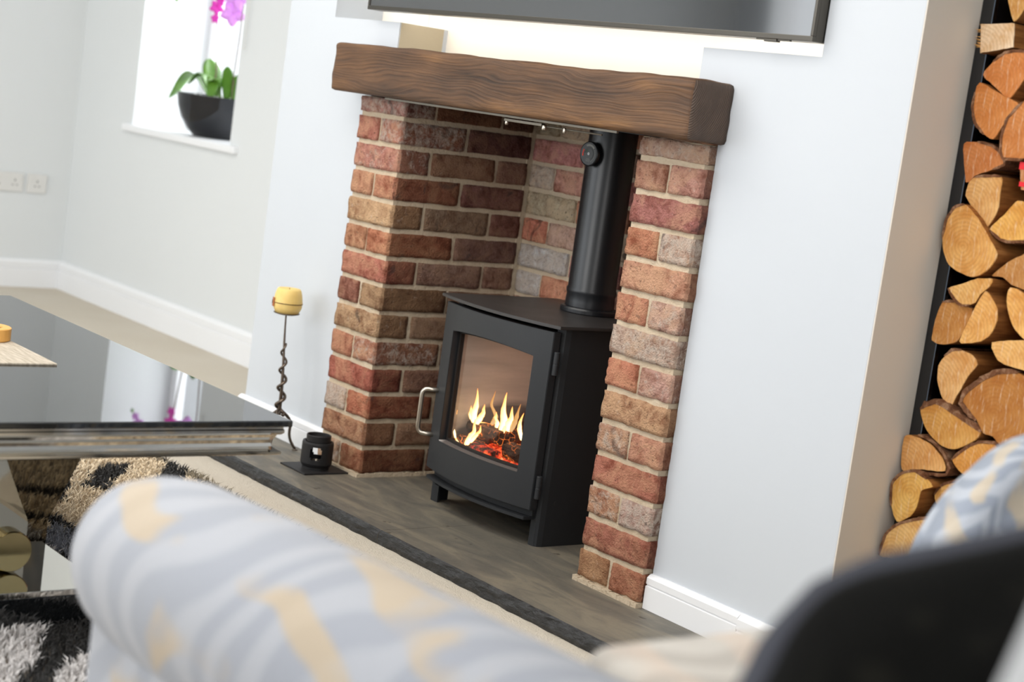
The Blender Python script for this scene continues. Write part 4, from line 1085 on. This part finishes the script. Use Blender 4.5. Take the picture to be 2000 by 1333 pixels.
# ---------------------------------------------------------------- mirrored coffee table
TZ = .42
tx1, tx0, ty1, ty0 = .172, -1.222, -.914, -1.56
ct = empty('coffee_table', ((tx0 + tx1) / 2, (ty0 + ty1) / 2, ZF + .012), 'black glass-topped coffee table with silvered mirror frame and curved pedestal', 'coffee table')
cx, cy, cz = ct.location
def lb(b): return (b[0] - cx, b[1] - cx, b[2] - cy, b[3] - cy, b[4] - cz, b[5] - cz)
bx('table_top', lb((tx0, tx1, ty0, ty1, TZ - .012, TZ)), M['tableglass'], ct, bev=.0022)
prof = [(.012, -.012), (.012, -.018), (.010, -.020), (.010, -.025), (.014, -.029), (.020, -.031), (.0215, -.036), (.026, -.042), (.027, -.048), (.025, -.054), (.018, -.059), (.011, -.062), (.011, -.066), (.014, -.068)]
bm = bmesh.new(); loops = []
for ins, dz in prof:
    x0, x1, y0, y1 = tx0 + ins - cx, tx1 - ins - cx, ty0 + ins - cy, ty1 - ins - cy
    loops.append([bm.verts.new((x, y, TZ + dz - cz)) for x, y in ((x0, y0), (x1, y0), (x1, y1), (x0, y1))])
for a, b in zip(loops, loops[1:]):
    for i in range(4): bm.faces.new((a[i], a[(i + 1) % 4], b[(i + 1) % 4], b[i]))
bm.faces.new(loops[0]); bm.faces.new(loops[-1][::-1]); bmesh.ops.recalc_face_normals(bm, faces=bm.faces)
tag(obj('moulded_frame', bm, M['chrome'], ct), 'silvered ogee moulding around the top')
bzt, bzb = .050, ZF + .012
bx('base_plate', lb((tx0 + .22, -.034, ty0 + .02, -1.156, bzt - .012, bzt)), M['chrome'], ct, bev=.001)
bx('plinth', lb((tx0 + .221, -.035, ty0 + .021, -1.157, bzb, bzt - .0125)), M['tableglass'], ct, bev=.001)
# pedestal: hourglass end panels, concave mirrored sides
ymid = (ty0 + ty1) / 2; xp = -.19
def waist(z):
    t = (z - bzt) / (TZ - .07 - bzt)
    zz = z - .052
    return (-1.272 - ymid) + (.105 * (zz / .20) ** .8 if zz > 0 else 0) if z > .054 else (-1.272 - ymid) + .01
zs = [bzt + (TZ - .068 - bzt) * i / 24 for i in range(25)]
poly = [(max(ymid + .02, ymid + waist(z)) - cy, z - cz) for z in zs] + [(ymid - max(.02, waist(z)) - cy, z - cz) for z in reversed(zs)]
bm = bmesh.new(); prism(bm, poly, 'x', tx0 + .45 - cx, xp - cx); tag(obj('pedestal', bm, M['mirror'], ct), 'dark mirrored hourglass pedestal')
bm = bmesh.new(); lathe(bm, [(0, 0), (.038, 0), (.040, -.003), (.040, -.04), (0, -.04)][::-1], 40, (xp + .041 - cx, -1.300 - cy, .092 - cz), 'x'); tag(obj('mirror_drum', bm, M['antique'], ct), 'bronze mirror drum on the pedestal')

# mat and wooden dish on the table
mt = bx('table_mat', (-.165, .165, -.23, 0, 0, .003), M['mat_grey'], None, loc=(-.326 - .165, -1.170, TZ + .0006)); tag(mt, 'rectangular grey-brown grained mat at the left edge of the coffee table', 'mat')
wd = empty('wooden_dish', (-.590, -1.215, TZ + .004), 'small round pale wooden dish on the table mat', 'dish')
bm = bmesh.new(); lathe(bm, [(0, 0), (.046, 0), (.048, .002), (.048, .026), (.046, .0275), (.030, .0275), (.028, .025), (.027, .008), (0, .007)], 44); obj('dish', bm, M['oak'], wd, smooth=False)
bm = bmesh.new(); lathe(bm, [(0, .009), (.020, .009), (.022, .018), (.017, .030), (.010, .036), (0, .038)], 24); tag(obj('dark_pebble', bm, M['gloss_black'], wd, smooth=True), 'dark rounded piece standing in the dish')

# ---------------------------------------------------------------- shaggy rug
rug = empty('shaggy_rug', (-.1, -1.15, ZF), 'shaggy rug with black swirls on cream and grey pile under the coffee table', 'rug')
rx0, rx1, ry0, ry1 = -1.30, 1.1, -2.0, -.425
bm = bmesh.new(); box(bm, rx0 + .1, rx1 + .1, ry0 + 1.15, ry1 + 1.15, 0, .008); obj('backing', bm, M['rugback'], rug)
RUGP={
 'black':[
   [(-1.108, -0.7), (-1.199, -0.628), (-1.193, -0.557), (-1.099, -0.606), (-1.031, -0.684), (-0.944, -0.728), (-0.887, -0.7), (-0.849, -0.679), (-0.82, -0.722), (-0.874, -0.736), (-0.945, -0.742), (-0.997, -0.798), (-1.03, -0.769), (-1.027, -0.741), (-1.09, -0.718)] ,
   [(-1.09, -0.516), (-1.195, -0.448), (-1.19, -0.395), (-1.102, -0.424), (-0.993, -0.506), (-0.924, -0.551), (-0.864, -0.652), (-0.87, -0.708), (-0.882, -0.658), (-0.964, -0.588), (-1.054, -0.544)] ,
   [(-0.775, -0.829), (-0.7, -0.816), (-0.668, -0.708), (-0.091, -0.993), (-0.131, -1.164), (-0.286, -1.085), (-0.414, -1.062), (-0.461, -1.013), (-0.65, -0.903), (-0.708, -0.872)] ,
   [(-0.059, -1.203), (-0.029, -1.264), (0.036, -1.305), (0.1, -1.335), (0.153, -1.36), (0.213, -1.421), (0.299, -1.468), (0.315, -1.413), (0.181, -1.331), (0.153, -1.288), (0.086, -1.193), (-0.042, -1.135)] ,
   [(-1.086, -1.046), (-0.955, -0.976), (-0.858, -0.881), (-1.168, -0.724), (-1.302, -0.65), (-1.391, -0.733), (-1.324, -0.959)] ,
 ],
 'grey':[
   [(-0.556, -1.065), (-0.707, -0.972), (-0.54, -0.973), (-0.461, -1.013), (-0.414, -1.062)] ,
 ],
}

def inpoly(x, y, P):
    c = False; n = len(P); j = n - 1
    for i in range(n):
        xi, yi = P[i]; xj, yj = P[j]
        if (yi > y) != (yj > y) and x < (xj - xi) * (y - yi) / (yj - yi) + xi: c = not c
        j = i
    return c
CB, CW, CG, CWH, CE = lin(22, 20, 18), lin(236, 216, 184), lin(136, 140, 150), lin(226, 222, 220), lin(150, 138, 116)
rr = random.Random(5); vv, ff, cc = [], [], []
def tuft(x, y):
    d1 = noise.noise(Vector((x * 28, y * 28, 2))) * .008
    xx, yy = x + d1, y + d1
    if any(inpoly(xx, yy, P) for P in RUGP['black']): c = CB
    elif any(inpoly(xx, yy, P) for P in RUGP['grey']): c = CG
    elif yy < -1.05: 
        v = noise.noise(Vector((xx * 3.2, yy * 3.2, 7))) if not (-.1 < xx < .35 and yy < -1.2) else .2
        c = CB if abs(v) < .07 else CWH
    elif xx > -.55 or yy < -.95:
        v = noise.noise(Vector((xx * 3.2 + 1, yy * 3.2, 7))); c = CB if abs(v) < .11 else CW
    else: c = CW
    if y > ry1 - .035 and c is not CB: c = CE
    k = rr.uniform(.72, 1.1); c = (c[0] * k, c[1] * k, c[2] * k, 1)
    a = rr.uniform(0, 6.283); L = rr.uniform(.014, .028) * (1.2 if y > ry1 - .03 else 1); w = rr.uniform(.0014, .0024)
    a2 = rr.gauss(2.2, 1.2); dx, dy = math.cos(a2) * L * rr.uniform(.2, .9), math.sin(a2) * L * rr.uniform(.2, .9)
    ux, uy = math.cos(a) * w, math.sin(a) * w; b = len(vv)
    vx, vy = x + .1, y + 1.15
    vv.extend(((vx - ux, vy - uy, .006), (vx + ux, vy + uy, .006), (vx + dx * .4 + ux, vy + dy * .4 + uy, .006 + L * .75), (vx + dx * .4 - ux, vy + dy * .4 - uy, .006 + L * .75), (vx + dx, vy + dy, .006 + L * .95)))
    ff.extend(((b, b + 1, b + 2, b + 3), (b + 3, b + 2, b + 4))); cc.extend([c] * 5)
for _ in range(78000):
    x = rr.uniform(rx0, .62); y = rr.uniform(-1.75, ry1)
    if x > .0 and y > -1.0 and rr.random() < .5: continue
    tuft(x, y)
for _ in range(5000): tuft(rr.uniform(.6, rx1), rr.uniform(ry0, ry1))
me = bpy.data.meshes.new('pile'); me.from_pydata(vv, [], ff); ca = me.color_attributes.new('pile_colour', 'FLOAT_COLOR', 'POINT')
ca.data.foreach_set('color', [q for c in cc for q in c]); me.materials.append(M['rug'])
po = bpy.data.objects.new('pile', me); add(po, rug); po['kind'] = 'stuff'

# ---------------------------------------------------------------- foreground seating
sf = empty('sofa', (1.75, -1.62, ZF + .012), 'light grey leaf-patterned sofa with a rolled arm in the near foreground', 'sofa')
o0 = Vector(sf.location)
def off(bm):
    for v in bm.verts: v.co -= o0
    return bm
bm = bmesh.new(); A0 = .983; R_ = .112
pr_ = [(0, A0), (.045, A0 + .001), (.076, A0 + .008), (.093, A0 + .025), (.104, A0 + .060), (R_, A0 + .12), (R_ + .002, A0 + .3), (R_, 2.02), (.08, 2.04), (0, 2.04)]
lathe(bm, pr_, 48, (0, -1.625, .445), 'x'); 
for v in bm.verts: v.co.z += noise.noise(v.co * 6) * .004 + .010 + .024 * (v.co.x - 1.1)
obj('rolled_arm', off(bm), M['fab'], sf, smooth=True)
bm = bmesh.new(); box(bm, A0 + .05, 2.02, -1.70, -1.56, .03, .42, bev=.02, seg=3); obj('arm_panel', off(bm), M['fab'], sf, smooth=True)
bm = bmesh.new(); box(bm, 1.73, 2.05, -1.54, -1.10, .10, .572, bev=.025, seg=5)
for v in bm.verts: v.co.z += noise.noise(v.co * 5) * .006
tag(obj('back_cushion', off(bm), M['fab_beige'], sf, smooth=True), 'beige patterned cushion of the sofa')
bm = bmesh.new(); box(bm, 1.72, 2.6, -2.5, -1.08, .03, .30, bev=.02); obj('base', off(bm), M['fab'], sf, smooth=True)
bm = bmesh.new(); box(bm, 1.95, 2.6, -2.5, -1.74, .30, .44, bev=.04, seg=4); obj('seat_cushion', off(bm), M['fab'], sf, smooth=True)
for x, y in ((1.1, -1.63), (2.2, -1.63), (1.8, -1.15), (2.55, -1.15), (2.55, -2.4)):
    bm = bmesh.new(); lathe(bm, [(0, 0), (.015, 0), (.022, .055), (0, .055)], 16, (x - o0.x, y - o0.y, 0)); obj('foot', bm, M['black'], sf)
def pillow(name, c, e1, e2, h1, h2, th, mats, label, group=None, side=None, pr=.007, sk=1):
    """superelliptic cushion spanned by e1,e2"""
    c, e1, e2 = Vector(c), Vector(e1).normalized(), Vector(e2); e2 = (e2 - e1 * e2.dot(e1) * sk).normalized(); e3 = e1.cross(e2)
    bm = bmesh.new(); n = 26; G = {}
    for s_ in (1, -1):
        for i in range(n + 1):
            for j in range(n + 1):
                u, v = -1 + 2 * i / n, -1 + 2 * j / n
                if s_ < 0 and (i in (0, n) or j in (0, n)): G[s_, i, j] = G[1, i, j]; continue
                t = th * ((1 - abs(u) ** 2.6) * (1 - abs(v) ** 2.6)) ** .42
                uu = u * (1 - .07 * (1 - v * v)) ; v2 = v * (1 - .07 * (1 - u * u))
                # rounded corners
                rc = max(0, abs(u) + abs(v) - 1.72) * .35; k = 1 - rc
                p = e1 * uu * h1 * k + e2 * v2 * h2 * k + e3 * t * s_ + e3 * noise.noise(Vector((u * 2, v * 2, s_ * 3))) * .006 * (1 - max(abs(u), abs(v)) ** 4)
                G[s_, i, j] = bm.verts.new(p)
    for s_ in (1, -1):
        for i in range(n):
            for j in range(n):
                q = [G[s_, i, j], G[s_, i + 1, j], G[s_, i + 1, j + 1], G[s_, i, j + 1]]
                f = bm.faces.new(q if s_ > 0 else q[::-1])
    bmesh.ops.recalc_face_normals(bm, faces=bm.faces)
    r = bpy.data.objects.new(name, None); COL.objects.link(r); r.location = c; tag(r, label, 'cushion', group)
    obj('cover', bm, mats, r, smooth=True)
    bm = bmesh.new(); ring = [(-1 + 2 * i / n, -1) for i in range(n)] + [(1, -1 + 2 * i / n) for i in range(n)] + [(1 - 2 * i / n, 1) for i in range(n)] + [(-1, 1 - 2 * i / n) for i in range(n + 1)]
    pts = []
    for u, v in ring:
        rc = max(0, abs(u) + abs(v) - 1.72) * .35; k = 1 - rc
        pts.append(e1 * u * (1 - .07 * (1 - v * v)) * h1 * k + e2 * v * (1 - .07 * (1 - u * u)) * h2 * k)
    tube(bm, pts, pr, 8, cap=False); tag(obj('piping', bm, side or mats, r, smooth=True), 'slate grey piping')
    return r
def ray(u, v, z):
    d = Vector(((u - 1000) / 3356.54, (666.5 - v) / 3356.54, -1)) * z
    return CAM + Vector((RX[0] * d.x + RY[0] * d.y + RZ[0] * d.z, RX[1] * d.x + RY[1] * d.y + RZ[1] * d.z, RX[2] * d.x + RY[2] * d.y + RZ[2] * d.z))
tl = ray(1585, 1150, 1.12); e1 = (ray(2000, 1050, 1.15) - tl).normalized(); e2 = (tl - ray(1450, 1380, 1.06)).normalized()
pillow('black_cushion', tl + e1 * .200 - e2 * .200, e1, e2, .21, .21, .055, M['velvet'], 'large black velvet cushion with slate grey piping, blurred in the near foreground', side=M['velvet_side'], pr=.011, sk=0)
A_, B_ = Vector((2.4016, -1.8800, .7836)), Vector((2.4080, -1.8500, .8240))
A_, B_ = ray(1985, 1333, .85), ray(2070, 1215, .85); e2 = (B_ - A_).normalized(); e1 = (ray(2300, 1500, .80) - A_).normalized()
pillow('grey_cushion', B_ - e2 * .12 + e1 * .19, e1, e2, .19, .19, .05, M['fab_grey'], 'plain pale grey cushion in the bottom right corner in front of the black cushion', side=M['fab_grey'])

# armchair beside the log rack: rounded high back, seat beyond the frame
ac = empty('armchair', (1.75, -.42, ZF + .012), 'grey armchair with curved stripe pattern and rounded back beside the log rack', 'armchair')
o1 = Vector(ac.location)
bm = bmesh.new(); pts = []
yL, yR, zT, zB, r = -.765, -.12, .705, .06, .25
for i in range(15): a = math.pi - math.pi / 2 * i / 14; pts.append((yL + r + r * math.cos(a), zT - r * 1.15 + r * 1.15 * math.sin(a)))
for i in range(15): a = math.pi / 2 - math.pi / 2 * i / 14; pts.append((yR - r + r * math.cos(a), zT - r * 1.15 + r * 1.15 * math.sin(a)))
pts += [(yR, zB), (yL, zB)]
prism(bm, pts, 'x', 1.44, 1.60)
bmesh.ops.bevel(bm, geom=[e for e in bm.edges if abs(e.verts[0].co.x - e.verts[1].co.x) < 1e-5], offset=.045, segments=5, affect='EDGES')
for v in bm.verts: v.co -= o1
obj('backrest', bm, M['fab2'], ac, smooth=True)
bm = bmesh.new(); box(bm, 1.60, 2.2, -.70, -.14, .08, .30, bev=.02)
for v in bm.verts: v.co -= o1
obj('base', bm, M['fab2'], ac, smooth=True)
bm = bmesh.new(); box(bm, 1.60, 2.22, -.68, -.16, .30, .42, bev=.04, seg=4)
for v in bm.verts: v.co -= o1
obj('seat_cushion', bm, M['fab2'], ac, smooth=True)
for x, y in ((1.5, -.65), (1.5, -.2), (2.12, -.65), (2.12, -.2)):
    bm = bmesh.new(); lathe(bm, [(0, 0), (.014, 0), (.02, .1), (0, .1)], 16, (x - o1.x, y - o1.y, 0)); obj('foot', bm, M['black'], ac)

# ---------------------------------------------------------------- wall sockets on the left wall
def socket(name, y0, y1, label, gangs):
    r = empty(name, (XL, (y0 + y1) / 2, .43), label, 'socket', 'electrical sockets on the left wall'); h = (y1 - y0) / 2
    bx('faceplate', (0, .009, -h, h, -.043, .043), M['plastic'], r, bev=.003)
    for g in range(gangs):
        c = -h + (2 * g + 1) * h / gangs
        bm = bmesh.new()
        box(bm, .0088, .0094, c - .002, c + .002, .004, .014); box(bm, .0088, .0094, c - .013, c - .006, -.014, -.010); box(bm, .0088, .0094, c + .006, c + .013, -.014, -.010)
        obj('pin_holes', bm, M['hole'], r)
        bx('switch', (.009, .0115, c - .006 + (.024 if g else -.024), c + .006 + (.024 if g else -.024), .012, .030), M['plastic'], r, bev=.001)
socket('wall_socket', .245, .405, 'white double socket at the left edge of the picture, low on the left wall', 2)
socket('wall_socket', .423, .513, 'white single socket low on the left wall, nearer the corner', 1)

# ---------------------------------------------------------------- orchid in a black bowl on the sill
SZ = wz0
px, py = -3.44, .785
pot = empty('orchid_pot', (px, py, SZ), 'pink orchids with green leaves in a glossy black bowl on the window sill', 'potted plant')
bm = bmesh.new(); prof_ = [(0, 0), (.085, 0), (.094, .004), (.122, .030), (.150, .072), (.166, .120), (.172, .164), (.174, .168), (.171, .170), (.166, .166), (.160, .140), (0, .140)]
lathe(bm, prof_, 56); obj('bowl', bm, M['gloss_black'], pot, smooth=True)
bm = bmesh.new(); rnd = random.Random(4)
for i in range(70):
    a = rnd.uniform(0, 6.283); r_ = .135 * math.sqrt(rnd.random()); s_ = rnd.uniform(.010, .017)
    m_ = Matrix.Translation((r_ * math.cos(a), r_ * math.sin(a), .148 + rnd.uniform(0, .012))) @ Matrix.Diagonal((1, 1.2, .8, 1))
    bmesh.ops.create_icosphere(bm, subdivisions=1, radius=s_, matrix=m_)
o = obj('pebbles', bm, M['soil'], pot, smooth=True); o['kind'] = 'stuff'
def leaf(base, tip, lift, wid, k):
    bm = bmesh.new(); b, t = Vector(base), Vector(tip); d = t - b; s_ = Vector((0, 0, 1)).cross(d)
    s_ = s_.normalized() if s_.length > .01 else Vector((1, 0, 0)); rows = []
    for i in range(13):
        f = i / 12; c = b + d * f + Vector((0, 0, lift * math.sin(math.pi * min(1, f * 1.15)) if f < .87 else lift * math.sin(math.pi * f * 1.15) * .5)); w = wid * (math.sin(math.pi * (f * .86 + .12)) ** .7)
        if i == 12: w = .001
        rows.append([bm.verts.new(c + s_ * w * q + Vector((0, 0, abs(q) * w * .35 + th_))) for th_ in (0, -.0022) for q in (-1, -.5, 0, .5, 1)])
    for a, c in zip(rows, rows[1:]):
        for q in range(4):
            bm.faces.new((a[q], a[q + 1], c[q + 1], c[q])); bm.faces.new((a[q + 5], c[q + 5], c[q + 6], a[q + 6]))
        bm.faces.new((a[0], c[0], c[5], a[5])); bm.faces.new((a[4], a[9], c[9], c[4]))
    bmesh.ops.recalc_face_normals(bm, faces=bm.faces)
    obj('leaf', bm, M['leaf'], pot, smooth=True)
leaf((-.05, -.02, .165), (-.315, -.07, .150), .085, .034, 0)
leaf((-.06, .0, .165), (-.165, .02, .320), .015, .040, 1)
leaf((-.02, -.03, .165), (-.10, -.10, .215), .055, .034, 2)
leaf((.0, -.02, .165), (.085, -.09, .175), .07, .032, 3)
leaf((.02, .02, .165), (-.01, .12, .26), .03, .034, 4)
leaf((.07, -.01, .165), (.13, -.05, .30), .02, .022, 5)
leaf((.07, .02, .165), (.20, .03, .25), .05, .034, 6)
leaf((.06, -.03, .165), (.06, -.10, .235), .03, .022, 7)
bm = bmesh.new(); tube(bm, [(-.06, 0, .16), (-.065, .005, .28), (-.085, .0, .42), (-.105, .0, .56), (-.16, -.01, .66), (-.27, -.03, .64), (-.375, -.05, .545)], [.0032] * 6 + [.0015], 8); s1 = obj('stem', bm, M['stem'], pot, smooth=True)
bm = bmesh.new(); tube(bm, [(.10, 0, .16), (.115, -.01, .28), (.145, -.02, .42), (.165, -.03, .55), (.16, -.04, .68)], .003, 8); s2 = obj('stem', bm, M['stem'], pot, smooth=True)
def flower(par, c, sz, face, dark=False):
    bm = bmesh.new(); f = Vector(face).normalized(); u = f.orthogonal().normalized(); v = f.cross(u)
    for i in range(5):
        a = 2 * math.pi * i / 5 + .3; d = u * math.cos(a) + v * math.sin(a); s_ = f.cross(d); rows = []
        for k in range(6):
            t = k / 5; w = sz * .42 * math.sin(math.pi * (t * .8 + .14)); p = Vector(c) + d * sz * t + f * sz * .18 * math.sin(t * 3)
            rows.append([bm.verts.new(p + s_ * w * q - f * abs(q) * w * .3) for q in (-1, 0, 1)])
        for a_, b_ in zip(rows, rows[1:]):
            for q in range(2): bm.faces.new((a_[q], a_[q + 1], b_[q + 1], b_[q]))
    o = obj('blossom', bm, M['petal_dark'] if dark else M['petal'], par, smooth=True)
    sd = o.modifiers.new('thickness', 'SOLIDIFY'); sd.thickness = .0015
flower(s1, (-.092, -.012, .480), .020, (.6, -.8, -.1), True); flower(s1, (-.085, -.014, .525), .030, (.8, -.6, 0), True); flower(s1, (-.060, -.012, .555), .026, (.5, -.8, .2), True)
flower(s1, (-.16, -.02, .65), .040, (.7, -.7, -.1), True); flower(s1, (-.24, -.03, .65), .036, (.6, -.8, -.2)); flower(s1, (-.315, -.045, .585), .026, (.6, -.8, -.4)); flower(s1, (-.35, -.045, .56), .018, (.6, -.8, -.4))
flower(s2, (.115, -.045, .505), .052, (.8, -.6, 0)); flower(s2, (.15, -.05, .575), .056, (.8, -.5, .1)); flower(s2, (.12, -.05, .66), .05, (.8, -.6, 0))
bm = bmesh.new(); bmesh.ops.create_icosphere(bm, subdivisions=2, radius=.008, matrix=Matrix.Translation((-.378, -.05, .540))); obj('bud', bm, M['leaf'], s1, smooth=True)

# roller blind chain beside the window
bc = empty('blind_chain', (-2.965, .606, 1.14), 'thin white loop of blind chain hanging beside the window', 'blind chain')
bm = bmesh.new()
path = [(-.011, 0, .8 - .8 * i / 40) for i in range(41)] + [(-.011 * math.cos(math.pi * k / 6), 0, -.011 * math.sin(math.pi * k / 6)) for k in range(1, 6)] + [(.011, 0, .8 * i / 40) for i in range(41)]
tube(bm, path, .0016, 6); obj('chain', bm, M['plastic'], bc, smooth=True)
bx('chain_bracket', (-.02, .02, -.008, .0139, .795, .83), M['plastic'], bc, bev=.002)
for o_ in list(bpy.data.objects):   # structure roots carry no label or category
    for k_ in ('label', 'category'):
        if k_ in o_.keys() and o_[k_] is None: del o_[k_]
